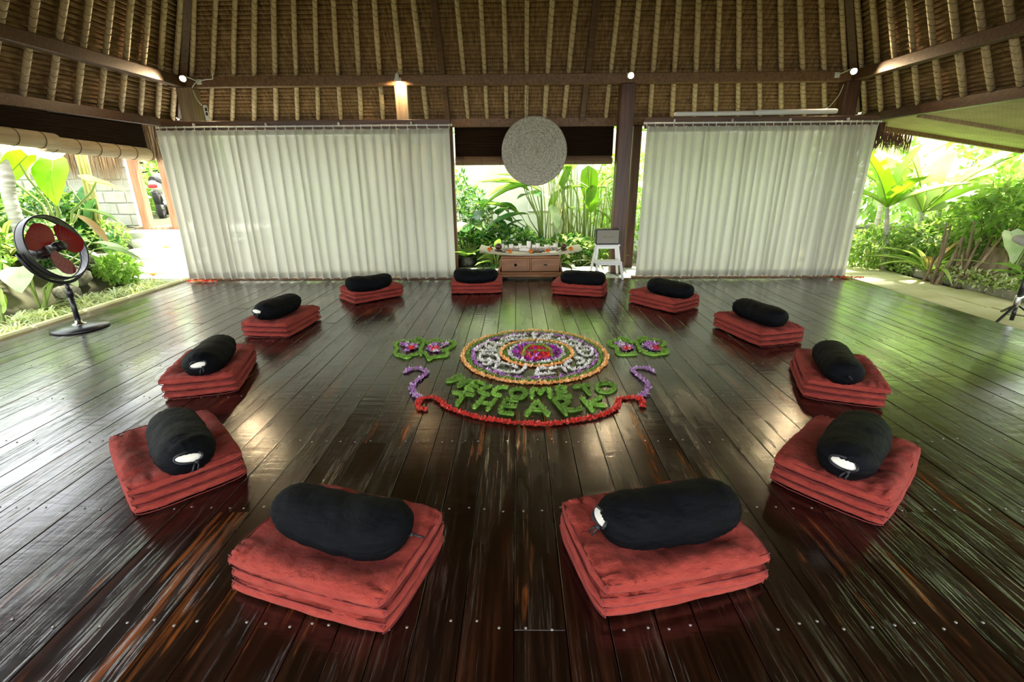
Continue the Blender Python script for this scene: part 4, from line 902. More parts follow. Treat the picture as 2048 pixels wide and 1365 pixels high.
def cushion(label, x, y, ang, i):
    t = thing('floor_cushion', label, 'cushion', (x, y, 0), math.radians(ang), 'red folded floor cushions set out in a ring')
    for k in range(3):
        me = PADT[i % 3] if k == 2 else PADL[(i + k) % 3]
        p = ob('cushion_pad', me, t, (U(-.008, .008), U(-.010, .010), .028 + k * .0500), (0, U(-.008, .008), U(-.018, .018) + (PI if (i + k) % 2 else 0)))
        ob('piping', PIPE[(i + k) % 2], p)
    return t
BL, BR_ = .295, .125
def bolster_mesh(seed, opened, bend=.02):
    m = MB(); ns, na = 46, 40; rows = []
    for i in range(ns + 1):
        s0 = 2 * i / ns - 1; s = math.copysign(1 - (1 - abs(s0)) ** 1.8, s0)
        rr = BR_ * max(0, 1 - abs(s) ** 5.5) ** .5 * (1 + .05 * math.sin(s * 2.2 + seed))
        row = []
        for j in range(na + 1):
            a = 2 * PI * j / na; e = abs(s) ** 5
            wr = .009 * noise.noise((s * 4 + math.cos(a), math.sin(a) * 1.3, seed)) + .007 * (e + .12) * math.sin(a * 16 + 5 * noise.noise((math.cos(a), s * 2, seed))) + .009 * (.35 - abs(noise.noise((s * 11 + math.sin(a) * 1.5, math.cos(a) * 1.1, seed + 9)))) * (1 - e)
            r = rr + wr * (rr / BR_)
            y = r * math.cos(a); z = r * math.sin(a) * .80
            if z < -BR_ * .62: z = -BR_ * .62 - (z + BR_ * .62) * -.25
            row.append((BL * s, y, z + bend * s * s))
        rows.append(row)
    m.grid(rows, 0, True, False)
    return m.mesh('bolster_cover', M['black'])
BOL = [bolster_mesh(1, True), bolster_mesh(2, True), bolster_mesh(3, False, .035), bolster_mesh(5, False, .01)]
def open_end_meshes(seed):
    m = MB(); rows = []
    for i in range(9):
        th = PI * i / 8; rows.append([(.014 * math.sin(th) * math.cos(2 * PI * j / 18), .052 * math.cos(th), .023 * math.sin(th) * math.sin(2 * PI * j / 18) * (1 + .15 * math.sin(j + seed))) for j in range(19)])
    m.grid(rows, 0, True); w_ = m.mesh('inner_pillow', M['ivory'])
    m = MB(); m.tube([(.004 + .008 * math.cos(a * 3), .056 * math.cos(a), .027 * math.sin(a)) for a in np.linspace(0, 2 * PI, 25)[:-1]], .0055, 6, 0, False, True)
    m.tube([(.01, .03, -.024), (.022, .035, -.04), (.02, .03, -.065)], .004, 5); m.tube([(.01, .026, -.024), (.024, .015, -.045), (.02, .008, -.07)], .004, 5); m.lathe([(0, -.01), (.009, -.005), (.009, .005), (0, .01)], 8, (.014, .03, -.026))
    return w_, m.mesh('drawstring', M['blackcord'])
OPN = [open_end_meshes(1), open_end_meshes(4)]
def cord_end():
    m = MB(); m.tube([(0, 0, 0), (.02, .01, .004), (.045, -.005, .012), (.06, .01, .0)], .004, 5); m.lathe([(0, -.008), (.010, 0), (0, .008)], 8, (.012, .004, .004)); return m.mesh('drawstring', M['blackcord'])
CORD = cord_end()
def bolster(label, x, y, ang, i, opened, rollv=0.0, z=.226, sc=1.0):
    t = thing('bolster', label, 'bolster', (x, y, z), math.radians(ang), 'black bolsters lying on the cushions')
    c = ob('bolster_cover', BOL[i % 2] if opened else BOL[2 + i % 2], t, (0, 0, 0), (rollv, 0, 0), sc)
    if opened:
        a = math.radians(24); px_, pz = BL * .985 * sc, .035 * sc
        w_, d_ = OPN[i % 2]
        o = ob('inner_pillow', w_, t, (px_ - .006, U(-.02, .02), pz), (U(-.15, .15), -a, 0)); ob('drawstring', d_, t, o.location, o.rotation_euler)
    else: ob('drawstring', CORD, t, (-BL * .985 * sc, 0, .01), (0, 0, PI))
    return t
SEATS = [  # x, y, cushion angle, bolster angle, open end shown, bolster offset, label bits
    (-.705, 1.555, -17, 163, False, (0.02, -0.025), 'red cushion stack at the bottom of the photo, left of centre', 'black bolster with closed ends on the front cushion left of centre'),
    (.565, 1.59, 13, 193, True, (0.031, -0.015), 'red cushion stack at the bottom of the photo, right of centre', 'black bolster with an ivory sliver at its left end, front right of centre'),
    (-1.85, 2.23, -45, -48, True, (0.120, -0.086), 'red cushion stack nearest the left edge at the front, second from the bottom', 'black bolster with ivory oval at its front end, second up on the left'),
    (1.70, 2.15, 42, 226, True, (-0.038, -0.063), 'red cushion stack second from the bottom on the right side', 'black bolster with ivory oval and toggle, second up on the right'),
    (-2.39, 3.46, 106, 283, True, (0.075, -0.087), 'red cushion stack third from the bottom on the left side', 'black bolster showing two ivory patches, third up on the left'),
    (2.36, 3.30, 68, 70, False, (-0.088, -0.108), 'red cushion stack third from the bottom on the right side', 'black bolster with a flat closed end, third up on the right'),
    (-2.45, 4.80, 84, 258, True, (-0.014, -0.024), 'red cushion stack fourth from the bottom on the left side', 'thin-tied black bolster with an ivory spot, fourth up on the left'),
    (2.34, 4.50, 106, 288, False, (0.000, -0.006), 'red cushion stack fourth from the bottom on the right side', 'black bolster with its cord at the back left, fourth up on the right'),
    (-1.90, 6.12, 42, 38, False, (0.051, -0.220), 'red cushion stack in front of the right half of the left curtain', 'black bolster in front of the right half of the left curtain'),
    (1.76, 5.65, 126, 128, False, (0.041, -0.10), 'red cushion stack in front of the dark post and right curtain', 'sagging black bolster in front of the dark post and right curtain'),
    (-.55, 6.50, 3, 3, False, (0.005, -0.190), 'red cushion stack just left of the altar table', 'black bolster just left of the altar table'),
    (.85, 6.34, -18, -17, False, (0.008, -0.170), 'red cushion stack just right of the altar table', 'black bolster just right of the altar table, before the white stool')]
for i, (x, y, a, ba, op, off, l1, l2) in enumerate(SEATS):
    cushion(l1, x, y, a, i); bolster(l2, x + off[0], y + off[1], ba, i, op)

# ------------------------------------------------------------------ flower floor picture
def petals(m, x, y, s, mi, z0=.002):
    """one small crumpled petal: a cupped four-sided blade with a fold"""
    a = U(0, 2 * PI); ca, sa = math.cos(a), math.sin(a); t = U(.1, .9) * s; z = z0 + U(0, s * .45)
    P = [(-s * .5, 0, t * .35), (0, -s * .38, 0), (s * .5, 0, t), (0, s * .38, t * .2), (0, 0, s * .12)]
    m.add([(x + px * ca - py * sa, y + px * sa + py * ca, z + pz) for px, py, pz in P], [(0, 1, 4), (1, 2, 4), (2, 3, 4), (3, 0, 4)], mi)
def blades(m, x, y, s, mi, z0=.0, zmax=.018):
    a = U(0, 2 * PI); ca, sa = math.cos(a), math.sin(a); z = z0 + U(0, zmax); w_ = s * .16; l = s * U(.35, .75); e = U(.2, .9) * l
    m.add([(x - sa * w_, y + ca * w_, z), (x + sa * w_, y - ca * w_, z), (x + ca * l, y + sa * l, z + e)], [(0, 1, 2)], mi)
def along(poly, closed=False, n=8):
    C = cat_rom(poly, n, closed) if len(poly) > 2 else [Vector((*poly[0], 0)), Vector((*poly[1], 0))]
    if closed: C.append(C[0])
    return C
def strip(m, poly, hw, dens, size, mis, fn, closed=False, z0=.002, wmul=lambda f: 1):
    C = along(poly, closed); L = [0]
    for a, b in zip(C, C[1:]): L.append(L[-1] + (b - a).length)
    for q in range(int(L[-1] * dens)):
        d = U(0, L[-1]); k = max(i for i in range(len(L)) if L[i] <= d); k = min(k, len(C) - 2)
        p = C[k].lerp(C[k + 1], (d - L[k]) / max(1e-6, L[k + 1] - L[k])); t = (C[k + 1] - C[k]).normalized(); r = random.gauss(0, .5) * hw * wmul(d / L[-1])
        r = max(-hw, min(hw, r)); fn(m, p.x - t.y * r, p.y + t.x * r, size * U(.7, 1.25), random.choice(mis), z0)
def core(m, poly, r, mi=0, closed=False):
    C = along(poly, closed, 4)
    if closed: C = C[:-1]
    m.tube([Vector((p.x, p.y, .004)) for p in C], r, 6, mi, True, closed)
def inside(x, y, P):
    c = False; j = len(P) - 1
    for i in range(len(P)):
        if (P[i][1] > y) != (P[j][1] > y) and x < (P[j][0] - P[i][0]) * (y - P[i][1]) / (P[j][1] - P[i][1]) + P[i][0]: c = not c
        j = i
    return c
def fill(m, P, n, size, mis, fn=petals, z0=.002):
    xs = [p[0] for p in P]; ys_ = [p[1] for p in P]; k = 0
    while k < n:
        x, y = U(min(xs), max(xs)), U(min(ys_), max(ys_))
        if inside(x, y, P): fn(m, x, y, size * U(.7, 1.2), random.choice(mis), z0); k += 1
def ringp(cx, cy_, r, n=40, r2=None): return [(cx + r * math.cos(2 * PI * i / n), cy_ + (r2 or r) * math.sin(2 * PI * i / n)) for i in range(n)]
def part(m, name, mats, t): o = m.build(name, [M[q] for q in mats], t); return tag(o, kind='stuff')
GM = ['g_grass', 'g_grass2', 'g_mid']
mc = (.152, 3.975); t = thing('flower_mandala', 'round flower mandala with orange, green, violet and white petal rings', 'mandala', (0, 0, 0))
R1, R1y = .628, .645
m = MB(); strip(m, ringp(*mc, R1, 48, R1y), .018, 620, .025, [0, 0, 1], petals, True); part(m, 'outer_orange_ring', ['p_or', 'p_or2'], t)
m = MB(); strip(m, ringp(*mc, R1 - .04, 48, R1y - .042), .018, 900, .026, [0, 1, 2], blades, True); part(m, 'outer_green_ring', GM, t)
m = MB(); strip(m, ringp(*mc, R1 - .085, 44, R1y - .085), .015, 200, .028, [0, 0, 1], petals, True); part(m, 'violet_ring', ['p_vio', 'p_vio2'], t)
m = MB()
for p in GLY: strip(m, p, .0115, 330, .026, [0], petals, False, .004)
part(m, 'white_petal_signs', ['p_white'], t)
ic = (.172, 4.0)
m = MB(); strip(m, ringp(*ic, .315, 40, .325), .014, 560, .024, [0, 0, 1], petals, True); part(m, 'inner_orange_ring', ['p_or', 'p_or2'], t)
m = MB(); strip(m, ringp(*ic, .278, 40, .288), .016, 900, .026, [0, 1, 2], blades, True); part(m, 'inner_green_ring', GM, t)
m = MB(); strip(m, ringp(*ic, .240, 40, .25), .016, 260, .028, [0], petals, True); part(m, 'inner_white_ring', ['p_white'], t)
m = MB(); fill(m, ringp(*ic, .222, 30, .232), 560, .032, [0, 0, 1]); part(m, 'violet_disc', ['p_dvio', 'p_vio'], t)
m = MB(); fill(m, ringp(ic[0], ic[1] - .03, .15, 30, .16), 420, .030, [0, 0, 1], petals, .008); part(m, 'red_disc', ['p_red', 'p_red2'], t)
m = MB()
for p in CENA: core(m, p, .011, 0); strip(m, p, .016, 2600, .022, [0, 1, 2], blades, False, .014)
part(m, 'green_letter', GM, t)
ORD = ['W, first letter of WELCOME', 'E, second letter of WELCOME', 'L in WELCOME', 'C in WELCOME', 'O in WELCOME', 'M in WELCOME', 'E, last letter of WELCOME', 'T of the word TO', 'O of the word TO', 'T of the word THE', 'H of the word THE', 'E of the word THE', 'A of the word ARK', 'R of the word ARK', 'K of the word ARK']
for (ch, strokes), lab in zip(LET, ORD):
    m = MB()
    for p in strokes:
        core(m, p, .0105, 0); strip(m, p, .0165, 3000, .021, [0, 1, 2], blades, False, .003)
    tag(m.build('leaf_letter', [M[q] for q in GM]), 'chopped green leaf letter ' + lab, 'letter', 'green leaf lettering on the floor')
for lab, P, mts in (('lilac petal swirl left of the green lettering', SWL, ['p_vio2', 'p_vio']), ('lilac petal swirl right of the green lettering', SWR, ['p_vio2', 'p_vio'])):
    m = MB(); strip(m, P, .022, 620, .025, [0, 0, 1], petals, False, .003, lambda f: .45 + .75 * f); tag(m.build('petal_swirl', [M[q] for q in mts]), lab, 'petal line')
m = MB(); strip(m, RED, .019, 760, .025, [0, 1, 1], petals, False, .003); tag(m.build('petal_garland', [M['p_red'], M['p_red2']]), 'long curved red petal line below the green lettering', 'petal line')
for lab, OUT, FIL, RD in (('green leaf butterfly with violet petals left of the mandala', BL_, BLF, BLR), ('green leaf butterfly with violet petals right of the mandala', BR, BRF, BRR)):
    t = thing('petal_butterfly', lab, 'butterfly')
    m = MB()
    for p in OUT: core(m, p, .010, 0); strip(m, p, .018, 2400, .022, [0, 1, 2], blades, False, .004)
    part(m, 'leaf_outline', GM, t)
    m = MB()
    for p in FIL: fill(m, p, 190, .032, [0, 0, 1, 2])
    part(m, 'violet_filling', ['p_vio', 'p_vio2', 'p_white'], t)
    m = MB()
    for x, y in RD:
        for k in range(26): petals(m, x + random.gauss(0, .016), y + random.gauss(0, .02), .030, 0, .014)
    part(m, 'red_spots', ['p_red'], t)
for lab, x, y in (('scattered red and orange petals at the foot of the left curtain', -4.78, 7.13), ('scattered red and orange petals at the foot of the right curtain', 4.98, 7.15)):
    m = MB()
    for k in range(90): petals(m, x + U(-.22, .22), y + random.gauss(0, .02), .035, 0 if k % 4 else 1, .002)
    for k in range(40): petals(m, x - .05 + random.gauss(0, .025), y + random.gauss(0, .02), .035, 1, .004)
    tag(m.build('petal_offering', [M['p_red'], M['p_or']]), lab, 'petals')

# ------------------------------------------------------------------ altar table
tb = thing('altar_table', 'low teak altar table with two drawers and an upswept top', 'table', (.205, 7.42, 0))
m = MB()
for sx in (-1, 1): m.add([(sx * .50, -.22, .05), (sx * .50, .22, .05), (sx * .44, .20, .345), (sx * .44, -.20, .345), (sx * .475, -.22, .05), (sx * .475, .22, .05), (sx * .415, .20, .345), (sx * .415, -.20, .345)], [(0, 1, 2, 3), (7, 6, 5, 4), (0, 3, 7, 4), (1, 5, 6, 2), (3, 2, 6, 7), (0, 4, 5, 1)])
m.box((0, .0, .335), (.86, .40, .03), .004); m.box((0, .19, .2), (.90, .02, .29)); m.box((0, -.205, .20), (.022, .015, .27)); m.box((0, 0, .105), (.93, .42, .022), .004)
m.build('carcass', M['teak'], tb)
m = MB(); m.box((0, 0, .06), (1.03, .47, .05), .008); m.box((0, -.02, .10), (.98, .44, .03), .006); m.build('plinth', M['teak'], tb)
for sx in (-1, 1):
    m = MB(); m.box((0, 0, 0), (.42, .022, .195), .006); m.box((0, -.008, 0), (.36, .012, .15), .004); d = m.build('drawer', M['teak'], tb, (sx * .225, -.215, .222), (-.06, 0, 0))
    m = MB()
    if sx < 0: m.lathe([(.0, -.002), (.022, 0), (.022, .006), (.009, .010), (.012, .022), (0, .028)], 12, (0, -.012, 0), 0, (PI / 2, 0, 0))
    else: m.box((0, -.018, 0), (.055, .016, .022), .006)
    m.build('knob', M['knob'], d)
    m = MB(); m.box((0, 0, 0), (.09, .30, .05), .006); m.build('foot', M['under'], tb, (sx * .40, .02, .013))
m = MB(); rows = []; rows2 = []
for i in range(31):
    s = 2 * i / 30 - 1; x = .765 * s; z = .368 + .070 * abs(s) ** 3.2; wf = .255
    rows.append([(x, -wf, z), (x, -wf, z + .028), (x, wf, z + .028), (x, wf, z), (x, -wf, z)])
m.grid(rows, 0, False)
for k in (0, 30): m.add([rows[k][j] for j in range(4)], [(0, 1, 2, 3) if k else (3, 2, 1, 0)])
m.build('curved_top', M['tabletop'], tb)
TZ = lambda x: .396 + .070 * abs(min(1, abs(x) / .765)) ** 3.2
def on_table(px, y): return ((px - 1033) / 131.0 * (y + .1) / 7.6, y)
def ordn(i): return ['first', 'second', 'third', 'fourth', 'fifth', 'sixth', 'seventh', 'eighth', 'ninth', 'tenth', 'eleventh', 'twelfth', 'thirteenth', 'fourteenth'][i]
def candle_mesh(r, h):
    m = MB(); m.lathe([(0, 0), (r * .94, 0), (r, .004), (r, h - .004), (r * .92, h), (r * .7, h - .012), (0, h - .014)], 18); c = m.mesh('wax', M['candle'])
    k = MB(); k.tube([(0, 0, h - .015), (.001, 0, h - .002), (.003, 0, h + .008)], .0018, 5); return c, k.mesh('wick', M['blackcord'])
CS = [(1002.4, 65, 75), (1011.2, 45, 52), (1021.7, 65, 75), (1031.3, 58, 50), (1039.6, 50, 88), (1048.4, 75, 52), (1057.3, 60, 118), (1067.9, 60, 66), (1075.9, 52, 90), (1083.5, 62, 36), (1093.2, 65, 68), (1102.3, 70, 48), (1111.8, 62, 78)]
for i, (px, wd, h) in enumerate(CS):
    y = 7.565 + (.02 if i % 2 else -.015); x, _ = on_table(px, y); x = max(-.5, x)
    c, k = candle_mesh(wd / 6.83 / 131 / 2 * .98, h / 6.83 / 131 * 1.02)
    t = thing('candle', 'white candle, %s from the left in the back row on the altar' % ordn(i), 'candle', (x, y, TZ(x - .205)), 0, 'white candles in a row on the altar'); ob('wax', c, t); ob('wick', k, t)
def tealight(lab, x, y, r, h):
    t = thing('votive_cup', lab, 'candle holder', (x, y, TZ(x - .205)), 0, 'small stone votive cups on the altar')
    m = MB(); m.lathe([(0, 0), (r * .7, 0), (r, h * .5), (r * .95, h), (r * .75, h), (r * .7, h * .6), (0, h * .55)], 14); m.build('cup', M['stone'], t)
    m = MB(); m.lathe([(0, 0), (r * .66, 0), (r * .66, h * .2), (0, h * .22)], 12, (0, 0, h * .55)); m.build('wax', M['candle'], t)
k = 0
for px in (1009.5, 1015.5, 1021, 1027, 1033, 1039):
    x, y = on_table(px, 7.45); tealight('small stone votive cup, %s from the left in the altar front row' % ordn(k), x, y, .024, .038); k += 1
for px in (1066, 1072.5, 1079, 1086, 1097, 1104, 1111):
    x, y = on_table(px, 7.46); tealight('small stone votive cup, %s from the left in the altar front row' % ordn(k), x, y, .026, .040); k += 1
def coconut(lab, px, y, r):
    x, y = on_table(px, y); t = thing('coconut_bowl', lab, 'bowl', (x, y, TZ(x - .205)))
    m = MB(); m.lathe([(0, 0), (r * .6, .0), (r * 1.25, .018), (r * 1.3, .024), (r * .6, .012), (0, .012)], 20); m.build('saucer', M['coconut'], t)
    m = MB(); m.lathe([(r * math.sin(a), .016 + r * 1.0 * (1 - math.cos(a))) for a in np.linspace(0, 2.75, 12)] + [(r * .2, .016 + r * 1.9)], 20); m.build('shell', M['coconut'], t)
coconut('dark carved ball on a saucer, left on the altar', 996, 7.34, .052); coconut('dark round shell on a saucer, right on the altar', 1128, 7.36, .045)
for i, (px, yy) in enumerate(((977.8, 7.22), (1019.5, 7.22), (1062, 7.24), (1096, 7.24), (1142.5, 7.25))):
    x, y = on_table(px, yy); t = thing('marigold', 'orange marigold head, %s from the left along the altar front edge' % ordn(i), 'flower', (x, y, TZ(x - .205) + .002), 0, 'marigold heads on the altar')
    m = MB()
    for kk in range(90):
        th = math.acos(U(-.1, 1)); a = U(0, 6.28); d = Vector((math.sin(th) * math.cos(a), math.sin(th) * math.sin(a), math.cos(th))); p = Vector((0, 0, .018)) + d * .026 * U(.7, 1); s_ = d.orthogonal().normalized() * .008; e = d * .012
        m.add([p - s_, p + s_, p + s_ + e, p - s_ + e], [(0, 1, 2, 3)])
    m.build('petals', M['marigold'], t); m = MB(); m.lathe([(0, 0), (.018, .0), (.028, .014), (.024, .03), (0, .036)], 10); m.build('centre', M['marigold'], t)
for i, (px, py) in enumerate(((-5.78, 7.5), (-5.35, 7.78), (-5.9, 8.1))):
    z = (.035, .215, .38)[i]; t = thing('marigold', 'orange marigold head on the %s white step' % ('lowest', 'second', 'third')[i], 'flower', (px, py, z), 0, 'marigold heads on the steps')
    m = MB(); m.lathe([(0, 0), (.03, .005), (.045, .02), (.035, .035), (0, .042)], 12); m.build('head', M['marigold'], t)
def small(name, lab, cat, px, y, fn, mt):
    x, y = on_table(px, y); m = MB(); fn(m); o = m.build(name, M[mt], None, (x, y, TZ(x - .205))); return tag(o, lab, cat)
small('rolled_cloth', 'rolled white cloth lying in the middle of the altar', 'cloth', 1051, 7.36, lambda m: m.tube([(-.09, .05, .02), (-.03, .02, .026), (.06, -.03, .022), (.11, -.06, .014)], [.02, .026, .022, .012], 10), 'cloth')
small('paper_sheet', 'white paper lying under the fourth marigold on the altar', 'paper', 1100, 7.28, lambda m: m.box((0, 0, .004), (.24, .12, .006), .002, (0, 0, .1)), 'cloth')
small('singing_bowl_mallet', 'brown wooden mallet beside the middle marigold', 'mallet', 1077, 7.25, lambda m: (m.tube([(-.08, 0, .014), (.0, .005, .012), (.1, .02, .012)], [.010, .012, .014], 8), m.tube([(-.10, -.002, .014), (-.06, .001, .014)], .017, 8)), 'coconut')
small('incense_cone', 'small dark cone on the left end of the altar', 'incense', 980, 7.38, lambda m: m.lathe([(.035, 0), (.03, .01), (.012, .04), (.0, .06)], 10), 'coconut')
small('dark_stick', 'short dark stick leaning by the right shell on the altar', 'stick', 1119, 7.28, lambda m: m.tube([(-.04, -.02, .008), (.0, 0, .03), (.05, .03, .05)], .009, 7), 'coconut')
small('dark_dish', 'flat dark dish beside the left carved ball', 'dish', 1006, 7.27, lambda m: m.lathe([(0, 0), (.03, 0), (.05, .014), (.046, .016), (.025, .006), (0, .006)], 14), 'coconut')

# ------------------------------------------------------------------ step stool and speaker
st = thing('step_stool', 'white wooden step stool carrying the speaker beside the dark post', 'stool', (1.385, 7.37, 0))
m = MB(); m.box((0, .08, .485), (.36, .24, .026), .006); m.build('seat', M['white'], st)
m = MB(); m.box((-.02, -.12, .262), (.40, .22, .024), .006); m.build('step', M['white'], st)
for sx in (-1, 1):
    m = MB(); m.beam((sx * .205, -.235, .0), (sx * .155, -.05, .475) if False else (sx * .175, -.16, .25), .034, .036, .005, 0, (1, 0, 0)); m.build('leg', M['white'], st)
    m = MB(); m.beam((sx * .215, .235, .0), (sx * .15, .15, .472), .034, .036, .005, 0, (1, 0, 0)); m.build('leg', M['white'], st)
    m = MB(); m.beam((sx * .18, -.03, .255), (sx * .15, .01, .472), .034, .036, .005, 0, (1, 0, 0)); m.build('upright', M['white'], st)
    m = MB(); m.beam((sx * .185, -.19, .235), (sx * .185, .18, .235), .022, .036, .004); m.build('side_rail', M['white'], st)
for c_, d_ in (((0, .01, .452), (.30, .02, .04)), ((0, -.20, .232), (.36, .02, .034)), ((0, .16, .452), (.30, .02, .04))):
    m = MB(); m.box(c_, d_, .004); m.build('apron', M['white'], st)
sp_ = thing('speaker', 'small black speaker with grey cloth front standing on the white stool', 'speaker', (1.37, 7.42, .499))
m = MB(); m.box((0, 0, .115), (.36, .17, .23), .012); m.build('cabinet', M['blackmetal'], sp_)
m = MB(); m.box((0, -.086, .115), (.325, .012, .195), .004); m.build('grille', M['grille'], sp_)
m = MB()
m.lathe([(.008, 0), (.008, .012), (0, .013)], 10)
km_ = m.mesh('knob', M['gold'])
for q in range(4): ob('knob', km_, sp_, (-.06 + q * .04, 0, .23))
cu = bpy.data.curves.new('lettering', 'FONT'); cu.body = 'Marshall'; cu.size = .048; cu.extrude = .002; cu.align_x = 'CENTER'; cu.align_y = 'CENTER'; cu.shear = .35
cu.materials.append(M['gold']); o = bpy.data.objects.new('lettering', cu); COL.objects.link(o); bpy.context.view_layer.update()
lm_ = bpy.data.meshes.new_from_object(o.evaluated_get(bpy.context.evaluated_depsgraph_get())); bpy.data.objects.remove(o); o = bpy.data.objects.new('lettering', lm_); COL.objects.link(o); o.parent = sp_; o.location = (0, -.0935, .115); o.rotation_euler = (PI / 2, 0, 0)

# ------------------------------------------------------------------ woven disc
dk = thing('woven_disc', 'round grey woven disc hanging over the altar', 'wall hanging', (.26, 7.50, 1.825))
prof = []
for i in range(47):
    r = .465 * (1 - i / 46.0); f = r / .465
    z = .012 + (.004 if i % 2 else 0) + (.018 if .5 < f < .55 else 0) + (.006 * math.sin(f * 40)) + (.10 * max(0, 1 - (f / .20)) ** 1.2 if f < .20 else 0)
    prof.append((max(r, 0), z))
m = MB(); m.lathe([(.0, -.012), (.45, -.012), (.468, -.004), (.468, .012)] + prof, 96, (0, 0, 0)); o = m.build('weave', M['weave'], dk, (0, 0, 0), (PI / 2, 0, 0))
m = MB(); m.tube([(.468 * math.cos(a), .468 * math.sin(a), .0) for a in np.linspace(0, 2 * PI, 65)[:-1]], .010, 6, 0, False, True); m.build('rim', M['grille'], dk, (0, 0, 0), (PI / 2, 0, 0))
for q in (-1, 1):
    m = MB(); m.tube([(q * .12, 0, .44), (q * .10, .15, .92)], .003, 5); m.build('cord', M['bind'], dk)

# ------------------------------------------------------------------ pedestal fan
def fan(label, loc, head, nrm, R, blades_a, base):
    t = thing('pedestal_fan', label, 'fan', loc); nrm = Vector(nrm).normalized()
    xa = Vector((0, 0, 1)).cross(nrm).normalized(); ya = nrm.cross(xa); Rm = Matrix((xa, ya, nrm)).transposed(); H = Vector(head)
    def put(m, nm, mt, par=t): return m.build(nm, M[mt], par, H, Rm.to_euler())
    if base == 'disc':
        m = MB(); m.lathe([(0, 0), (.245, 0), (.25, .012), (.24, .028), (.12, .045), (.06, .052), (0, .052)], 40); m.build('base', M['blackmetal'], t)
        m = MB(); m.lathe([(.062, .045), (.062, .056), (.03, .066), (.03, .09), (0, .09)], 20); m.build('base_collar', M['chrome'], t)
    m = MB(); hb = H - nrm * .16 - Vector((0, 0, R * .0)); m.tube([(0, 0, .05), (0, 0, H.z * .45)], .024, 12); m.tube([(0, 0, H.z * .45), (0, 0, H.z - R - .03)], .019, 12); m.lathe([(.03, -.04), (.033, 0), (.03, .04), (.018, .05)], 12, (0, 0, H.z * .45)); m.build('pole', M['blackmetal'], t)
    m = MB(); pts = []
    for a in np.linspace(-PI, 0, 19): pts.append(Vector((math.cos(a) * (R + .035), math.sin(a) * (R + .035), -.05)))
    m.tube(pts, .016, 8); put(m, 'yoke', 'blackmetal')
    m = MB(); m.tube([Vector((math.cos(a) * R, math.sin(a) * R, .03)) for a in np.linspace(0, 2 * PI, 49)[:-1]], .008, 8, 0, False, True); m.tube([Vector((math.cos(a) * R, math.sin(a) * R, -.055)) for a in np.linspace(0, 2 * PI, 49)[:-1]], .009, 8, 0, False, True)
    m.lathe([(R + .005, -.05), (R + .008, -.01), (R + .005, .025)], 48, cap=False); m.lathe([(R - .003, .025), (R - .001, -.01), (R - .003, -.05)], 48, cap=False); put(m, 'drum_ring', 'blackmetal')
    m = MB()
    for k in range(30):
        a = 2 * PI * k / 30; m.tube([(math.cos(a) * R, math.sin(a) * R, .05), (math.cos(a + .12) * R * .6, math.sin(a + .12) * R * .6, .085), (math.cos(a + .25) * .05, math.sin(a + .25) * .05, .09)], .0008, 3, 0, False)
    for k in range(20):
        a = 2 * PI * k / 20; m.tube([(math.cos(a) * R, math.sin(a) * R, -.07), (math.cos(a) * R * .7, math.sin(a) * R * .7, -.11), (math.cos(a) * .06, math.sin(a) * .06, -.12)], .0009, 3, 0, False)
    for rr in (.35, .7): m.tube([(math.cos(a) * R * rr, math.sin(a) * R * rr, .088 if rr < .5 else .078) for a in np.linspace(0, 2 * PI, 41)[:-1]], .0012, 4, 0, False, True)
    put(m, 'wire_guard', 'blackmetal')
    m = MB(); m.lathe([(.0, .095), (.045, .093), (.05, .085), (.0, .080)], 20); m.lathe([(0, .05), (.045, .045), (.05, -.02), (0, -.03)], 20); m.lathe([(0, -.10), (.075, -.11), (.085, -.20), (.06, -.26), (0, -.27)], 20); put(m, 'motor', 'blackmetal')
    for a0 in blades_a:
        m = MB(); rows = []
        for i in range(8):
            r = .05 + (R * .90 - .05) * i / 7; f = i / 7; wd = math.radians(30 + 62 * math.sin(PI * min(1, .12 + f * .78)))
            rows.append([(r * math.cos(a0 + .5 * f + wd * (q - .5)), r * math.sin(a0 + .5 * f + wd * (q - .5)), .025 - .055 * (q - .5) * (.5 + f)) for q in np.linspace(0, 1, 6)])
        m.grid(rows); mm = MB(); o = len(m.v); top = list(m.v); m.add([(x, y, z - .004) for x, y, z in top], [f[::-1] for f in m.f[:]], 0, True); put(m, 'blade', 'fanred')
    return t
fan('black pedestal fan with red blades at the left edge of the floor', (-4.62, 4.80, 0), (.0, 0, .85), (.97, .02, .24), .315, [math.radians(v) for v in (118, 358, 238)], 'disc')
# second stand at the right edge
t = thing('tripod_stand', 'black tripod stand with a pale grey head cut off by the right edge', 'stand', (5.62, 5.28, -.095))
m = MB(); m.tube([(0, 0, .16), (0, 0, .62)], .026, 12); m.tube([(0, 0, .6), (0, 0, .80)], .018, 12); m.build('pole', M['blackmetal'], t)
m = MB(); m.lathe([(.034, .15), (.036, .17), (.036, .26), (.034, .28), (.026, .285)], 16); m.build('collar', M['chrome'], t)
for a in (205, 280, 60):
    ar = math.radians(a); d = Vector((math.cos(ar), math.sin(ar), 0)); m = MB(); m.beam(d * .03 + Vector((0, 0, .17)), d * .36 + Vector((0, 0, .01)), .028, .018, .004); m.beam(Vector((0, 0, .06)), d * .19 + Vector((0, 0, .085)), .02, .008, .002); m.build('leg', M['blackmetal'], t)
m = MB(); m.tube([(0, 0, .0), (0, 0, .17)], .02, 10); m.build('centre_tube', M['blackmetal'], t)
m = MB(); m.lathe([(0, -.06), (.20, -.055), (.27, -.03), (.28, .0), (.27, .03), (.20, .055), (0, .06)], 40, (.14, .05, .83), 0, (.12, .20, 0)); m.build('round_head', M['greymesh'], t)

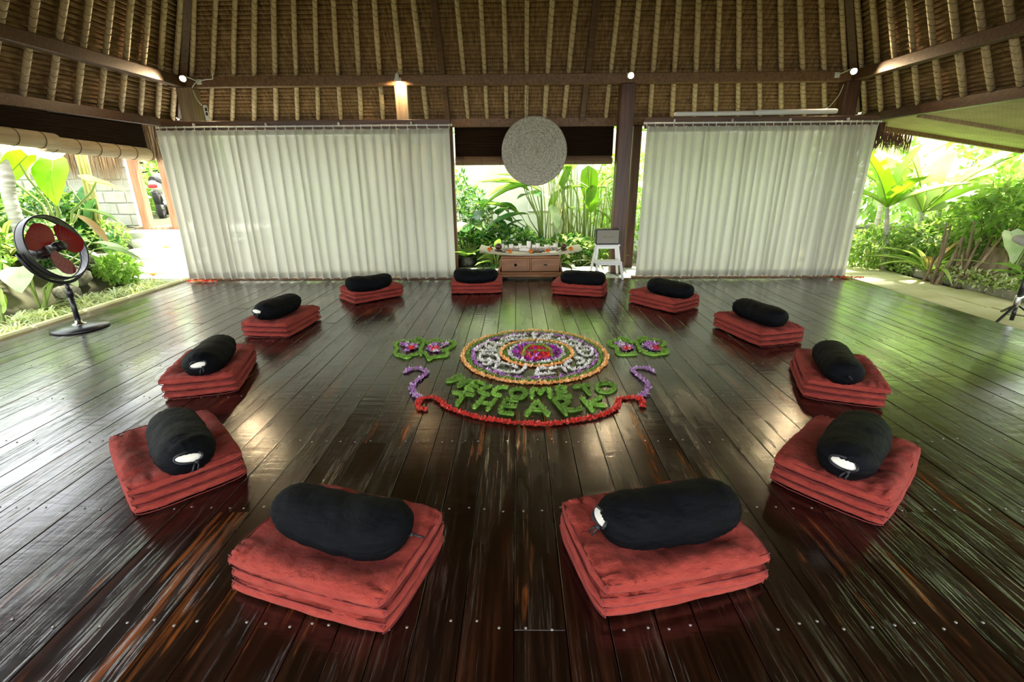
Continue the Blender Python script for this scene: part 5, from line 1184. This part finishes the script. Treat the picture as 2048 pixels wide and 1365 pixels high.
# ------------------------------------------------------------------ lamps, conduit, switch box, tubes
def lamp(label, loc, aim):
    t = thing('spot_lamp', label, 'lamp', loc); a = Vector(aim).normalized()
    R = a.to_track_quat('Z', 'Y').to_matrix()
    m = MB(); m.lathe([(0, -.09), (.022, -.085), (.028, -.05), (.04, -.01), (.043, .0), (.038, .0), (.034, -.03), (.02, -.06), (0, -.065)], 18, (0, 0, 0), 0, R); m.build('shade', M['white'], t)
    m = MB(); m.lathe([(0, -.045), (.022, -.038), (.028, -.022), (.022, -.010), (0, -.004)], 16, (0, 0, 0), 0, R); m.build('bulb', M['bulb'], t)
    m = MB(); bk = 7.66 - loc[1]; m.tube([a * -.08, a * -.12 + Vector((0, .03, 0)), Vector((0, bk - .008, .02))], .008, 6); m.box((0, bk, .02), (.07, .014, .07), .004); m.build('bracket', M['white'], t)
    return t
lamp('lit spot lamp on the beam corner above the left curtain', (-4.54, 7.30, 2.775), (.25, -.75, -.40))
lamp('lit spot lamp on the beam above the dark post', (1.605, 7.56, 2.805), (-.1, -.8, -.35))
lamp('lit spot lamp on the beam corner above the right curtain', (4.53, 7.30, 2.785), (-.3, -.75, -.40))
lamp('white lamp pointing down at the pale post over the left curtain', (-1.67, 7.55, 2.77), (-.05, .25, -.95))
m = MB(); m.tube(cat_rom([(-4.642, 7.636, 2.718), (-4.558, 7.636, 2.792), (-4.411, 7.641, 2.823), (-4.327, 7.641, 2.829), (-4.317, 7.641, 2.876), (-4.296, 7.646, 2.892)], 5), .008, 6); tag(m.build('cable_conduit', M['white']), 'thin white cable bending beside the left corner lamp', 'cable')
m = MB(); m.tube(cat_rom([(-4.621, 7.604, 2.676), (-4.579, 7.604, 2.550), (-4.537, 7.615, 2.487)], 5), .006, 6); tag(m.build('lamp_cable', M['white']), 'white cable running down to the switch box at left', 'cable')
m = MB(); m.tube(cat_rom([(4.600, 7.583, 2.676), (4.558, 7.583, 2.529), (4.474, 7.604, 2.403), (4.432, 7.615, 2.372)], 5), .005, 6); tag(m.build('lamp_cable', M['white']), 'white cable hanging below the right corner lamp', 'cable')
sb = thing('switch_box', 'small white switch box on the left corner post', 'switch', (-4.506, 7.636, 2.393)); m = MB(); m.box((0, 0, 0), (.05, .03, .20), .006); m.build('box', M['white'], sb)
for q in (.04, -.02): m = MB(); m.box((.012, -.016, q), (.03, .008, .045), .003); m.build('switch_button', M['blackmetal'], sb)
for nm, lab, a, b, r in (('white_tube', 'long white tube resting above the right curtain', (2.18, 7.29, 2.28), (3.62, 7.29, 2.29), .028), ('white_tube', 'shorter thicker white tube above the right end of the right curtain', (3.25, 7.225, 2.285), (4.36, 7.225, 2.295), .034)):
    m = MB(); a, b = Vector(a), Vector(b); m.tube([a, a.lerp(b, .02), a.lerp(b, .98), b], [r * .8, r, r, r * .8], 14); t_ = m.build(nm, M['rod'], None, (0, 0, 0)); tag(t_, lab, 'tube')
